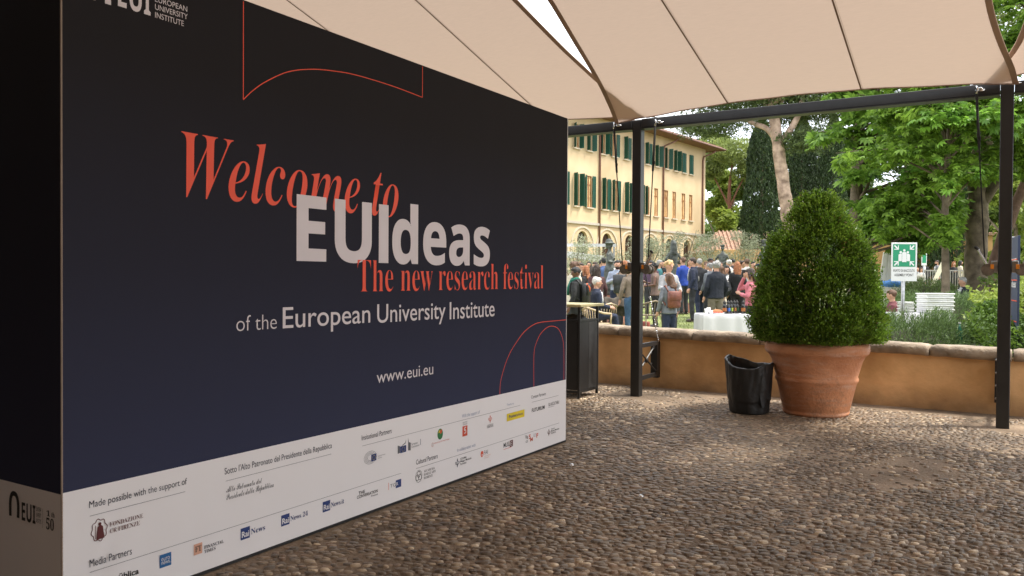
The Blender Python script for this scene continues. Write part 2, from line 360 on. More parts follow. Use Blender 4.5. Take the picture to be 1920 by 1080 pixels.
# ------------------------------------------------------------------ steel pergola
perg = empty('steel_pergola', (-3.4, 8.18, 0), label='dark grey steel posts and beam carrying the shade sails in front of the garden wall', cat='pergola')
def PO(mb, name, m=steel, smooth=False, parent=perg):
    mb.V = [(x+3.4, y-8.18, z) for (x, y, z) in mb.V]; return mb.build(name, m, parent, smooth)
HB = 2.8465
for x0 in (-7.0, -3.4465, -.0729, 3.4):
    PO(MB().bbox(x0, x0+.10, 8.127, 8.227, -.02, HB+.10, .005), 'post')
for a, b in ((-6.9, -3.449), (-3.344, -.075), (.030, 3.398)):
    PO(MB().bbox(a, b, 8.122, 8.232, HB+.012, HB+.105, .004), 'beam')
    PO(MB().box(a, b, 8.114, 8.24, HB-.002, HB+.009), 'beam_flange')
for x0 in (-3.4465, -.0729):
    xa, xb = x0+.012, x0+.042; pa, pb = ((-.055, .035) if x0 < -1 else (-.02, .072))
    for n_, z0, z1 in (('bracket_bar', .50, .545), ('bracket_bar', .145, .19)):
        PO(MB().box(xa, xb, 8.229, 8.84, z0, z1), n_, metalm if 0 else steel)
    PO(MB().box(xa, xb, 8.80, 8.84, .193, .497), 'bracket_bar')
    PO(MB().tube([(x0+.02, 8.23, .2), (x0+.02, 8.79, .5)], .009, 6), 'cross_rod', mat('grey steel', (.10, .10, .10), .45)); PO(MB().tube([(x0+.035, 8.23, .5), (x0+.035, 8.79, .2)], .009, 6), 'cross_rod', steel)
    PO(MB().lathe([(0, -.02), (.03, -.02), (.03, .02), (0, .02)], n=12).add([], []), 'hub') if 0 else None
    PO(MB().ell((x0+.03, 8.51, .35), (.02, .03, .03)), 'cross_hub', steel, True)
    PO(MB().bbox(x0+pa, x0+pb, 8.843, 8.915, .12, .535, .004), 'wall_plate')
    for z in (.16, .28, .40, .52):
        for xx in (x0+pa+.014,): PO(MB().ell((xx, 8.838, z), (.012, .01, .012), 8, 6), 'bolt', metalm, True)
ropem = mat('black rope', (.015, .015, .014), .8, .2, 80, .4, 200)
def winch(px, side):
    """hand winch on the side face of a post"""
    s = side; z = 1.36
    PO(MB().bbox(min(px, px+s*.05), max(px, px+s*.05), 8.135, 8.215, z-.03, z+.07, .003), 'winch_bracket', metalm)
    mb = MB(); 
    for yy in (8.10, 8.118, 8.20, 8.212): 
        mb.tube([(px+s*.075, yy, z-.005), (px+s*.075, yy+.006, z-.005)], .052 if yy > 8.11 else .05, 24)
    mb.tube([(px+s*.085, 8.11, z-.005), (px+s*.085, 8.21, z-.005)], .03, 16)
    PO(mb, 'winch_drum', mat('winch steel', (.26, .23, .20), .4, .3, 30, metal=.7))
    PO(MB().bbox(px+s*.03 if s > 0 else px-.055, px+.055 if s > 0 else px-.03, 8.092, 8.096, z+.0, z+.04, .001), 'warning_label', mat('orange label', (.75, .25, .02), .5, .1))
    if px < -3.4: return
    PO(MB().tube([(px+s*.085, 8.085, z+.045), (px+s*.15, 8.08, z+.17)], [.012, .010], 8), 'winch_handle', chrome)
    PO(MB().tube([(px+s*.15, 8.095, z+.17), (px+s*.165, 8.02, z+.185)], .013, 8), 'handle_grip', black, True)
winch(-3.4465, -1); winch(-3.3465, 1); winch(-.0729, -1); winch(.0271, 1)
def rope(p, q, knot=.45):
    p, q = Vector(p), Vector(q); PO(MB().tube([p, p.lerp(q, .33), p.lerp(q, .34), q], [.012, .012, .006, .006], 6), 'rope', ropem, True)
    k = p.lerp(q, .25); PO(MB().ell(k, (.014, .014, .04), 8, 6).ell(k+Vector((.01, 0, -.04)), (.01, .012, .025), 8, 6), 'rope_knot', ropem, True)
    PO(MB().tube([p+Vector((0, .05, .0)), p+Vector((0, 0, .035)), p+Vector((.012, -.015, .01)), p+Vector((0, -.01, -.03))], .008, 6).ell(p+Vector((.03, .03, .02)), (.02, .02, .012)).tube([p+Vector((-.01, .06, .01)), p+Vector((.06, .06, .01))], .012, 8), 'rope_shackle', chrome, True)
rope((-3.63, 8.06, 2.89), (-3.54, 8.11, 1.40)); rope((-3.16, 8.06, 2.88), (-3.25, 8.11, 1.40)); rope((-.25, 8.06, 2.89), (-.17, 8.11, 1.40)); rope((.22, 8.06, 2.9), (.12, 8.11, 1.40))
def chain(x, z0, z1):
    pts = [Vector((x, 8.05, z0)), Vector((x+.01, 8.12, z0-.3)), Vector((x+.02, 8.25, z1))]
    PO(MB().tube([(x-.05, 8.05, z0+.24), (x-.0, 8.05, z0)], .006, 6), 'turnbuckle_rod', steel)
    n_ = 20
    for i in range(n_):
        c = pts[0].lerp(pts[2], i/(n_-1)); big = i in (0, 2, 5, 12, 15); big = .012 if big else 0
        PO(MB().ell(c, (big or .005, big or .005, .011 if big else .016), 8, 6), 'chain_link', chrome, True)
chain(-3.20, 1.06, .60)

# ------------------------------------------------------------------ shade sails
def BOW(v, e): return float(np.interp(v, e[0], e[1]))
def _sm(a, b): # smooth an edge table
    t = np.linspace(0, 1, 201); y = np.interp(t, a, b)
    for _ in range(5): y[1:-1] = .25*y[:-2]+.5*y[1:-1]+.25*y[2:]
    return t, y
EW = _sm([0, .1, .25, .5, 1], [0, .25, .4, .45, 0]); EA = _sm([0, .03, .066, .127, .2, .3, .5], [0, .10, .19, .26, .30, .30, 0]); EB = _sm([0, .03, .068, .106, .14, .193, .3, .5], [0, .09, .18, .245, .295, .38, .45, 0])
EC = _sm([0, .025, .056, .084, .112, .14, .22], [0, .03, .10, .15, .185, .19, 0]); ED = _sm([0, .02, .044, .074, .11, .15, .23], [0, .12, .22, .28, .33, .33, 0])  # out of view these edges close up, shaped to stop sun leaking through
def sailz(y): return 2.93+.281*(8.1-y)
sailm = bpy.data.materials.new('sand sail cloth'); sailm.use_nodes = True
def sail_mat(m, col, tr):
    t = m.node_tree; N = t.nodes; L = t.links; N.remove(N['Principled BSDF'])
    tcn = N.new('ShaderNodeTexCoord'); mpn = N.new('ShaderNodeMapping'); mpn.inputs['Scale'].default_value = (2, 30, 30); L.new(tcn.outputs['Object'], mpn.inputs[0])
    nz = N.new('ShaderNodeTexNoise'); nz.inputs['Scale'].default_value = 6; nz.inputs['Detail'].default_value = 8; L.new(mpn.outputs[0], nz.inputs[0])
    r_ = N.new('ShaderNodeMix'); r_.data_type = 'RGBA'; r_.inputs[6].default_value = (*[c*.9 for c in col], 1); r_.inputs[7].default_value = (*[c*1.08 for c in col], 1); L.new(nz.outputs['Fac'], r_.inputs[0])
    a = N.new('ShaderNodeBsdfDiffuse'); b = N.new('ShaderNodeBsdfTranslucent'); s_ = N.new('ShaderNodeMixShader'); s_.inputs[0].default_value = tr
    bp = N.new('ShaderNodeBump'); bp.inputs['Strength'].default_value = .25; bp.inputs['Distance'].default_value = .004; L.new(nz.outputs['Fac'], bp.inputs['Height']); L.new(bp.outputs[0], a.inputs['Normal'])
    for q in (a, b): L.new(r_.outputs[2], q.inputs[0])
    L.new(a.outputs[0], s_.inputs[1]); L.new(b.outputs[0], s_.inputs[2]); L.new(s_.outputs[0], N['Material Output'].inputs[0])
sail_mat(sailm, (.635, .495, .40), .215)
seamm = mat('sail seam', (.20, .125, .085), .85, .1, trans=.15)
stitchm = mat('stitching', (.42, .31, .24), .85, .1)
hemm = mat('sail hem', (.30, .20, .145), .85, .1, trans=.2)
def sail(x0, x1, dz, label, seams, el, er, yb=-3.3):  # unseen rear carried back to the house to cut light from behind
    """corner to corner x0..x1 at the beam, up to the house at yb; edges bow inwards"""
    yf = 8.12; nu, nv = 40, 80
    def P(u, v):   # u along x 0..1, v 0 at beam ..1 rear
        y = yf+(yb-yf)*v; xa, xb = x0+BOW(v, el), x1-BOW(v, er); x = xa+(xb-xa)*u
        y2 = y-.21*4*u*(1-u)*(1-v)**1.2*(1 if True else 0)+.3*4*u*(1-u)*v
        z = sailz(y2)+dz-.05*4*u*(1-u)*4*v*(1-v)+.0025*math.sin(u*38+2*math.sin(v*9))*math.exp(-v*5)
        for cxx in (x0, x1):
            dd = math.hypot(x-cxx, y2-8.12); z += .007*math.sin(17*math.atan2(8.2-y2, abs(x-cxx)+.01))*math.exp(-((dd-.45)/.38)**2)
        return (x, y2, z)
    r_ = empty('shade_sail', (x0, 8.12, 2.9), label=label, cat='shade sail', group='sand coloured shade sails overhead'); off = Vector((-x0, -8.12, -2.9))
    V = [Vector(P(i/nu, j/nv))+off for j in range(nv+1) for i in range(nu+1)]; F = [(j*(nu+1)+i, (j+1)*(nu+1)+i, (j+1)*(nu+1)+i+1, j*(nu+1)+i+1) for j in range(nv) for i in range(nu)]
    obj('sail_cloth', V, F, sailm, r_, True)
    def strip(name, pts, wv, m, h=.006):
        V = []; F = []
        for a in pts:
            p = Vector(a[0])+off; q = Vector(a[1])+off; V += [p-Vector((0, 0, h)), q-Vector((0, 0, h))]
        for i in range(len(pts)-1): F.append((2*i, 2*i+1, 2*i+3, 2*i+2))
        obj(name, V, F, m, r_, True)
    hw = .045
    strip('hem', [(P(0, j/nv), tuple(Vector(P(0, j/nv))+Vector((hw, 0, 0)))) for j in range(nv+1)], hw, hemm)
    strip('hem', [(tuple(Vector(P(1, j/nv))-Vector((hw, 0, 0))), P(1, j/nv)) for j in range(nv+1)], hw, hemm)
    strip('hem', [(P(i/nu, 0), tuple(Vector(P(i/nu, 0))+Vector((0, -.02, .0056)))) for i in range(nu+1)], hw, hemm)
    for xs_ in seams:
        pts = []
        for j in range(nv+1):
            v = j/nv; xa, xb = x0+BOW(v, el), x1-BOW(v, er); u = (xs_-xa)/(xb-xa)
            if 0.01 < u < .99:
                p = P(u, v); pts.append((tuple(Vector(p)-Vector((.007, 0, 0))), tuple(Vector(p)+Vector((.007, 0, 0)))))
        strip('seam', pts, 0, seamm, .004); strip('stitch_line', [(tuple(Vector(a)+Vector((.020, 0, 0))), tuple(Vector(a)+Vector((.023, 0, 0)))) for a, b in pts], 0, stitchm, .0035)
    for c, d in (((x0, 8.12, 2.93+dz), 1), ((x1, 8.12, 2.93+dz), -1)):
        mb = MB(); c = Vector(c)+off
        mb.tube([c, c+Vector((-d*.03, .02, .0)), c+Vector((-d*.10, .04, -.02))], .009, 6); mb.build('corner_ring', chrome, r_, True)
sail(-7.2, -3.24, .035, 'shade sail over the dark printed wall, left of the bright sky gap', [-4.38, -5.55, -6.6], EW, EA)
sail(-3.64, .06, .0, 'wide middle shade sail between the bright sky gap and the right-hand post', [-1.15, -2.36], EB, EC)
sail(-.20, 3.6, .045, 'shade sail whose corner just shows above the right-hand post', [1.1, 2.3], ED, EW)
# ------------------------------------------------------------------ printed display wall
XP, Y0, Y1, HT, HW = -2.9015, 1.662, 5.586, 2.4852, .479
pan = empty('display_wall', (XP, Y0, 0), label='tall dark blue fabric exhibition wall printed with a festival welcome and rows of sponsor logos', cat='display wall')
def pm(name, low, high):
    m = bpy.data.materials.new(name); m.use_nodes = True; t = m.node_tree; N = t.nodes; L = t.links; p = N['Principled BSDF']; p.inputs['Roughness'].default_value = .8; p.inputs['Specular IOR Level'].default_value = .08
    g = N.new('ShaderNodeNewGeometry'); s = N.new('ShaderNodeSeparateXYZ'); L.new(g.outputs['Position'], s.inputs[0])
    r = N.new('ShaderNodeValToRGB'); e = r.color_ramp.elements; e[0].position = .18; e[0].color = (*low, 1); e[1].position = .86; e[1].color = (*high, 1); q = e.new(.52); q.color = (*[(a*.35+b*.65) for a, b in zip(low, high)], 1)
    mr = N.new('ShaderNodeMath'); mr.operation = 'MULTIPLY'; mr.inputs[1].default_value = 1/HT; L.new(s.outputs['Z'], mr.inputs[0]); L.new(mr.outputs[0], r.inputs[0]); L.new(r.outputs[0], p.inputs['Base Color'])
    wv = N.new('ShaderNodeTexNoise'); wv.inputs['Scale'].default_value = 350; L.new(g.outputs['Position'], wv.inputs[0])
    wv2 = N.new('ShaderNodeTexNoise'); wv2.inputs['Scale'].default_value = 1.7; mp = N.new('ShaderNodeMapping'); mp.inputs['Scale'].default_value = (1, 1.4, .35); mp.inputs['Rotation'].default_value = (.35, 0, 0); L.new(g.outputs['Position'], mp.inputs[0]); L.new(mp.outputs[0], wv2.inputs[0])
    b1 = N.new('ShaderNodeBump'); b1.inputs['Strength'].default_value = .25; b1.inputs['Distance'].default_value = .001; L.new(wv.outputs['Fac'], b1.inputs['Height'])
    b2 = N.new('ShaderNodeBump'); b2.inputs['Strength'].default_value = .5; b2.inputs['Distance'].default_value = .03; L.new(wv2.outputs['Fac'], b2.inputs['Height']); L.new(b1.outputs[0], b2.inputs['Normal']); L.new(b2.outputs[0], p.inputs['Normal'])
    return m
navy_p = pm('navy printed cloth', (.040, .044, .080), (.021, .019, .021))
white_p = pm('white printed cloth', (.80, .775, .775), (.80, .775, .775))
edge_p = mat('cloth edge piping', (.30, .23, .18), .8)
def onpan(mb, name, m, parent=pan, smooth=False):
    mb.V = [(x-XP, y-Y0, z) for (x, y, z) in mb.V]; return mb.build(name, m, parent, smooth)
onpan(MB().box(XP-1.1, XP-.03, Y0+.03, Y1-.004, .012, HT-.004), 'frame_box', mat('black frame', (.01, .01, .01), .7))
def sheet(name, m, fx, a0, a1, z0, z1, n=40, k=16):
    V = [fx(a0+(a1-a0)*i/n, z0+(z1-z0)*j/k) for j in range(k+1) for i in range(n+1)]
    F = [(j*(n+1)+i, j*(n+1)+i+1, (j+1)*(n+1)+i+1, (j+1)*(n+1)+i) for j in range(k) for i in range(n)]
    mb = MB(); mb.add(V, F); return onpan(mb, name, m, smooth=True)
fr = lambda s, z: (XP, s, z)
# cloth creases near the lower left corner of the white band (real relief, a few mm)
def frw(s, z):
    a = max(0, 1-(s-Y0)/.75)*max(0, 1-z/.5); h = .006*a*(.5-.5*math.sin((s*.9-z*.55)*28))+.008*math.exp(-((s-Y0-.13-z*.22)/.035)**2)*max(0, 1-z/.45)
    return (XP-h, s, z)
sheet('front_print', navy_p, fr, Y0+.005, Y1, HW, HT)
sheet('white_band', white_p, frw, Y0+.005, Y1, .012, HW, 260, 30)
sd_ = lambda s, z: (s, Y0, z)
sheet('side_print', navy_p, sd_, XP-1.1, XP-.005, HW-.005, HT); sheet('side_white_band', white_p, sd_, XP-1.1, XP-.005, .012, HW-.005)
onpan(MB().tube([(XP-.002, Y0+.002, .012), (XP-.002, Y0+.002, HT)], .004, 6), 'corner_piping', edge_p)
onpan(MB().tube([(XP-.002, Y1-.001, .012), (XP-.002, Y1-.001, HT)], .004, 6), 'corner_piping', white_p)
onpan(MB().box(XP-1.1, XP+.003, Y0-.003, Y1+.003, 0, .011), 'base_rail', black)

RED = mat('red print', (.80, .075, .028), .6, .03); WHT = mat('pale print', (.66, .60, .62), .6, .03); INK = mat('navy ink', (.012, .015, .035), .6, .1)
BLU = mat('blue print', (.012, .035, .16), .6, .05); EBL = mat('light blue print', (.01, .12, .33), .6); GRY = mat('grey print', (.12, .12, .13), .6); PAL = mat('pale blue grey print', (.28, .33, .45), .6)
WPR = mat('white print', (.70, .68, .68), .6); YEL = mat('yellow print', (.72, .55, .02), .6); GRN = mat('green print', (.03, .17, .05), .6); PIN = mat('salmon print', (.66, .36, .25), .6)
MAR = mat('maroon print', (.10, .012, .012), .6); ORG = mat('orange red print', (.62, .08, .03), .6); BLK = mat('black ink', (.008, .008, .009), .6)
def mp_(s, mode):
    o = ''
    T = dict(i=(0x1D434, 0x1D44E, 0), b=(0x1D400, 0x1D41A, 0x1D7CE), sb=(0x1D5D4, 0x1D5EE, 0x1D7EC), si=(0x1D608, 0x1D622, 0), bi=(0x1D468, 0x1D482, 0), sc=(0x1D4D0, 0x1D4EA, 0))
    if mode == 'n': return s
    U, Lc, D = T[mode]
    for ch in s:
        c = ord(ch)
        if mode == 'i' and ch == 'h': o += '\u210e'
        elif 'A' <= ch <= 'Z': o += chr(U+c-65)
        elif 'a' <= ch <= 'z': o += chr(Lc+c-97)
        elif ch.isdigit() and D: o += chr(D+c-48)
        else: o += ch
    return o
TX = []
def text(s, mode, a0, a1, zb, zt, m, lay=1, off=0, side=False, name='lettering', place=None):
    c = bpy.data.curves.new('txt', 'FONT'); c.body = mp_(s, mode); c.offset = off; c.resolution_u = 5; c.fill_mode = 'FRONT'
    o = bpy.data.objects.new('txt', c); COL.objects.link(o); TX.append((o, a0, a1, zb, zt, m, lay, side, name, place))
def text_flush():
    dg = bpy.context.evaluated_depsgraph_get(); ms = [bpy.data.meshes.new_from_object(t_[0].evaluated_get(dg)) for t_ in TX]
    for (o, a0, a1, zb, zt, m, lay, side, name, place), me in zip(TX, ms):
        n = len(me.vertices); co = np.empty(n*3, np.float32); me.vertices.foreach_get('co', co); co = co.reshape(-1, 3)
        x = co[:, 0]; y = co[:, 1]; x = a0+(x-x.min())/(np.ptp(x)+1e-9)*(a1-a0); y = zb+y/y.max()*(zt-zb)
        e_ = .0006*lay+.0004
        if place: co2 = place(x, y, e_); par = place.parent
        elif side: co2 = np.stack([x-XP, 0*x-e_, y], 1); par = pan
        else: co2 = np.stack([0*x+e_, x-Y0, y], 1); par = pan
        me.vertices.foreach_set('co', co2.astype(np.float32).ravel()); me.update(); me.name = name; me.materials.clear()
        link(name, me, m, par)
        cu = o.data; bpy.data.objects.remove(o); bpy.data.curves.remove(cu)
    TX.clear()
def quad(name, a0, a1, z0, z1, m, lay=0, side=False):
    e_ = .0006*lay+.0004
    V = [(XP+e_, a0, z0), (XP+e_, a1, z0), (XP+e_, a1, z1), (XP+e_, a0, z1)] if not side else [(a0, Y0-e_, z0), (a1, Y0-e_, z0), (a1, Y0-e_, z1), (a0, Y0-e_, z1)]
    return onpan(MB().add(V, [(0, 1, 2, 3)]), name, m)
def poly(name, pts, m, lay=1):
    e_ = .0006*lay+.0004
    return onpan(MB().add([(XP+e_, a, z) for a, z in pts], [tuple(range(len(pts)))]), name, m)
def line(name, pts, wd, m, lay=1, smooth=True, side=False, close=False):
    P = [Vector(p) for p in pts]
    if smooth and len(P) > 2:
        Q = []
        for i in range(len(P)-1):
            a, b, c, d = P[max(i-1, 0)], P[i], P[i+1], P[min(i+2, len(P)-1)]
            for k in range(8):
                t = k/8; Q.append(.5*((2*b)+(c-a)*t+(2*a-5*b+4*c-d)*t*t+(3*b-a-3*c+d)*t**3))
        Q.append(P[-1]); P = Q
    if close: P.append(P[0])
    V = []; F = []; e_ = .0006*lay+.0004
    for i, p in enumerate(P):
        d = (P[min(i+1, len(P)-1)]-P[max(i-1, 0)]).normalized(); nn2 = Vector((-d.y, d.x))*wd/2
        for q in (p+nn2, p-nn2): V.append((XP+e_, q.x, q.y) if not side else (q.x, Y0-e_, q.y))
    for i in range(len(P)-1): F.append((2*i, 2*i+1, 2*i+3, 2*i+2))
    return onpan(MB().add(V, F), name, m)
def disc(name, c, r, m, lay=1, rz=None, n=20): return poly(name, [(c[0]+r*math.cos(2*PI*k/n), c[1]+(rz or r)*math.sin(2*PI*k/n)) for k in range(n)], m, lay)
# headline
text('Welcome to', 'bi', 2.159, 3.553, 1.593, 1.868, RED, 1, -.009)
text('EU', 'sb', 2.793, 3.331, 1.342, 1.657, WHT, 2, .008); text('l', 'sb', 3.388, 3.468, 1.342, 1.656, WHT, 2, .006); text('deas', 'sb', 3.500, 4.492, 1.342, 1.679, WHT, 2, .008)
text('The new research festival', 'b', 3.22, 5.212, 1.184, 1.356, RED, 3, -.013)
text('of the', 'n', 2.439, 2.671, 1.021, 1.090, WHT, 1, -.012); text('European', 'n', 2.708, 3.322, 1.021, 1.119, WHT, 1, .003)
text('University', 'n', 3.378, 4.003, 1.016, 1.116, WHT, 1, .003); text('Institute', 'n', 4.046, 4.554, 1.008, 1.112, WHT, 1, .003)
text('www.eui.eu', 'n', 3.376, 3.882, .690, .752, WHT, 1, .0)
# top logo
text('EUI', 'sb', 1.880, 2.018, 2.289, 2.400, WHT, 1, .0)
quad('lettering', 1.828, 1.852, 2.283, 2.40, WHT, 1); quad('lettering', 1.77, 1.79, 2.283, 2.40, WHT, 1); line('lettering', [(1.78, 2.385), (1.80, 2.425), (1.825, 2.425), (1.84, 2.385)], .02, WHT, 1)
for s_, z_, w_ in (('EUROPEAN', 2.351, .148), ('UNIVERSITY', 2.320, .150), ('INSTITUTE', 2.288, .132)): text(s_, 'n', 2.038, 2.038+w_, z_, z_+.022, WHT, 1)
# outline ornaments
line('red_outline', [(2.475, 2.478), (2.475, 2.045)], .004, RED, 1, False)
line('red_outline', [(2.475, 2.045), (2.53, 2.097), (2.609, 2.155), (2.74, 2.226), (2.892, 2.271), (3.05, 2.296), (3.215, 2.310), (3.5, 2.312), (3.767, 2.301)], .004, RED, 1)
line('red_outline', [(3.766, 2.301), (3.766, 2.478)], .004, RED, 1, False)
line('red_outline', [(4.626, .481), (4.634, .56), (4.679, .652), (4.75, .745), (4.852, .825), (4.95, .885), (5.074, .926), (5.191, .939), (5.40, .940), (5.582, .940)], .0045, RED, 1)
line('red_outline', [(5.086, .481), (5.084, .71), (5.115, .79), (5.192, .862), (5.313, .902), (5.439, .884), (5.51, .82), (5.542, .74), (5.549, .60), (5.549, .481)], .0045, RED, 1)
# white band
def rule(a, b, z): quad('printed_rule', a, b, z-.0009, z+.0009, GRY, 1)
text('Made possible with the support of', 'n', 1.765, 2.186, .401, .427, INK, 1); rule(1.767, 2.178, .371)
text('FONDAZIONE', 'b', 1.846, 1.985, .311, .328, MAR, 1, -.008); text('CR FIRENZE', 'b', 1.846, 1.971, .286, .303, MAR, 1, -.008)
crest = [(1.804+.030*math.cos(t)*(1+.09*math.sin(8*t)), .310+.040*math.sin(t)*(1+.09*math.sin(8*t))) for t in np.linspace(0, 2*PI, 49)[:-1]]
line('crest_outline', crest+[crest[0]], .003, MAR, 1, False); disc('crest_figure', (1.806, .333), .006, MAR, 2); poly('crest_figure', [(1.792, .276), (1.824, .276), (1.818, .322), (1.806, .330), (1.797, .322)], MAR, 2); quad('crest_figure', 1.788, 1.790, .28, .33, MAR, 2)
text('Media Partners', 'n', 1.766, 1.937, .180, .208, INK, 1); rule(1.766, 3.587, .161)
text('laRepūbblica'.replace('bb', 'b'), 'n', 1.80, 1.967, .096, .120, BLK, 1, .02)
quad('logo_square', 2.059, 2.112, .087, .140, EBL, 1); text('euro', 'n', 2.066, 2.105, .113, .126, WPR, 2); text('news.', 'n', 2.066, 2.108, .099, .110, WPR, 2, .01)
quad('logo_square', 2.220, 2.262, .092, .138, PIN, 1); text('FT', 'b', 2.226, 2.257, .104, .128, BLK, 2); text('FINANCIAL', 'b', 2.272, 2.372, .105, .119, INK, 1); text('TIMES', 'b', 2.272, 2.330, .087, .100, INK, 1)
for a, b, s_ in ((2.464, 2.604, 'News'), (2.701, 2.872, 'News 24'), (2.973, 3.126, 'News.it')):
    quad('logo_square', a, a+.052, .089, .141, BLU, 1); text('Rai', 'n', a+.006, a+.047, .099, .125, WPR, 2, .02); text(s_, 'b', a+.058, b, .101, .125, BLU, 1)
text("Sotto l'Alto Patronato del Presidente della Repubblica", 'n', 2.377, 3.036, .401, .430, INK, 1); rule(2.383, 3.032, .371)
text('Alto Patronato del', 'sc', 2.386, 2.585, .320, .346, GRY, 1); text('Presidente della Repubblica', 'sc', 2.386, 2.655, .287, .313, GRY, 1)
text('THE', 'n', 3.236, 3.285, .118, .135, BLK, 1, .02); text('CONVERSATION', 'n', 3.223, 3.388, .099, .115, BLK, 1, .015); text('France', 'n', 3.335, 3.388, .085, .094, BLK, 1, .015)
quad('red_bar', 3.477, 3.480, .09, .13, ORG, 1); quad('logo_square', 3.540, 3.588, .086, .130, BLU, 1); text('TG', 'n', 3.492, 3.540, .099, .118, GRY, 2); text('R', 'n', 3.543, 3.562, .099, .118, WPR, 2)
text('Insitutional Partners', 'n', 3.258, 3.502, .401, .428, INK, 1); rule(3.263, 4.894, .371)
for r_ in (1, .82, .64, .46): line('parliament_emblem', [(3.327+.050*r_*math.cos(t), .298+.034*r_*math.sin(t)) for t in np.linspace(0, 2*PI, 25)], .0018, GRY, 1)
quad('european_flag', 3.334, 3.375, .275, .312, BLU, 2)
for k in range(12): disc('flag_star', (3.3545+.012*math.cos(k*PI/6), .2935+.012*math.sin(k*PI/6)), .0016, YEL, 3, n=6)
text('European Parliament', 'n', 3.388, 3.45, .291, .298, GRY, 1); text('Brussels', 'n', 3.388, 3.42, .280, .286, GRY, 1)
poly('commission_emblem', [(3.556, .275), (3.576, .278), (3.576, .315), (3.556, .322)], GRY, 1); poly('commission_emblem', [(3.600, .315), (3.625, .322), (3.631, .345), (3.620, .327), (3.590, .316)], GRY, 1); poly('commission_emblem', [(3.648, .278), (3.672, .275), (3.672, .318), (3.655, .325), (3.649, .352)], GRY, 1)
quad('european_flag', 3.577, 3.630, .275, .313, BLU, 2)
for k in range(12): disc('flag_star', (3.6035+.013*math.cos(k*PI/6), .294+.013*math.sin(k*PI/6)), .0016, YEL, 3, n=6)
text('European', 'n', 3.68, 3.735, .303, .315, GRY, 1); text('Commission', 'n', 3.68, 3.752, .287, .298, GRY, 1); quad('blue_bar', 3.762, 3.765, .29, .325, BLU, 1)
disc('green_globe_logo', (3.955, .322), .028, GRN, 1, .033); poly('globe_leaf', [(3.948, .335), (3.965, .352), (3.975, .335), (3.960, .322)], ORG, 2); poly('globe_leaf', [(3.935, .330), (3.948, .350), (3.955, .333)], YEL, 2)
text('ASSOCIATE PARTNER', 'n', 3.893, 4.050, .272, .280, ORG, 1); disc('small_badge', (3.880, .270), .008, WPR, 2, .011); line('small_badge', [(3.880+.009*math.cos(t), .270+.012*math.sin(t)) for t in np.linspace(0, 2*PI, 13)], .0015, ORG, 1)
text('With the support of', 'n', 4.183, 4.384, .386, .408, PAL, 1); text('REGIONE', 'n', 4.192, 4.242, .350, .358, GRY, 1); text('TOSCANA', 'n', 4.192, 4.242, .338, .346, GRY, 1)
quad('red_shield', 4.189, 4.244, .267, .331, ORG, 1); line('shield_horse', [(4.207, .285), (4.225, .29), (4.222, .305), (4.21, .305), (4.212, .318), (4.228, .322)], .007, WPR, 2)
def lily(c, h, m):
    a, z = c; w_ = h*.34
    poly('lily_emblem', [(a, z), (a+w_*.28, z+h*.3), (a, z+h*.5), (a-w_*.28, z+h*.3)], m, 1)
    for s in (-1, 1): line('lily_emblem', [(a+s*w_*.12, z-h*.35), (a+s*w_*.2, z-h*.1), (a+s*w_*.75, z+h*.16), (a+s*w_, z), (a+s*w_*.7, z-h*.08)], h*.06, m, 1)
    quad('lily_emblem', a-w_*.6, a+w_*.6, z-h*.14, z-h*.08, m, 2); poly('lily_emblem', [(a-w_*.2, z-h*.16), (a+w_*.2, z-h*.16), (a, z-h*.48)], m, 1)
lily((4.508, .330), .058, ORG); text('COMUNE DI', 'n', 4.475, 4.545, .291, .298, GRY, 1); text('FIRENZE', 'b', 4.470, 4.549, .276, .289, GRY, 1)
text('Thanks to', 'n', 4.716, 4.808, .390, .404, PAL, 1); quad('yellow_logo_plate', 4.717, 4.954, .283, .335, YEL, 1); text('Poste', 'n', 4.745, 4.835, .302, .322, BLU, 2, .02); text('italiane', 'n', 4.838, 4.928, .302, .322, BLU, 2)
text('Content Partners', 'n', 5.050, 5.265, .398, .420, INK, 1); rule(5.058, 5.464, .371); text('FUTURIUM', 'n', 5.059, 5.248, .299, .325, BLK, 1, .02); text('GLI ASCOLTABILI', 'n', 5.305, 5.473, .309, .333, BLK, 1, .0); rule(5.305, 5.40, .300)
text('Cultural Partners', 'n', 3.723, 3.931, .182, .210, INK, 1); rule(3.723, 5.476, .160)
for k in range(3): line('academy_emblem', [(3.748+.014*math.cos(k*2.09+1.57)+.014*math.cos(t), .110+.012*math.sin(k*2.09+1.57)+.017*math.sin(t)) for t in np.linspace(0, 2*PI, 15)], .003, BLK, 1)
line('academy_emblem', [(3.748+.030*math.cos(t)*(1+.06*math.sin(11*t)), .110+.034*math.sin(t)*(1+.06*math.sin(11*t))) for t in np.linspace(0, 2*PI, 45)], .002, BLK, 1, False)
for s_, z_, b in (('ACCADEMIA', .122, 3.902), ('DI BELLE ARTI', .102, 3.910), ('DI FIRENZE', .082, 3.882)): text(s_, 'b', 3.797, b, z_, z_+.014, BLK, 1, -.01)
text('In collaboration with', 'n', 4.133, 4.336, .182, .202, PAL, 1); lily((4.136, .112), .062, INK)
for s_, z_, b in (('ACCADEMIA', .126, 4.235), ('Maggio Musicale', .110, 4.290), ('Fiorentino', .093, 4.235)): text(s_, 'n', 4.168, b, z_, z_+.012, BLK, 1, .012)
disc('fai_badge', (4.413, .118), .016, ORG, 1, .020); disc('fai_badge', (4.413, .112), .006, WPR, 2); text('FAI', 'n', 4.436, 4.482, .108, .135, GRY, 1); text('FONDO AMBIENTE', 'n', 4.437, 4.520, .094, .100, PIN, 1); text('ITALIANO', 'n', 4.437, 4.50, .082, .088, PIN, 1)
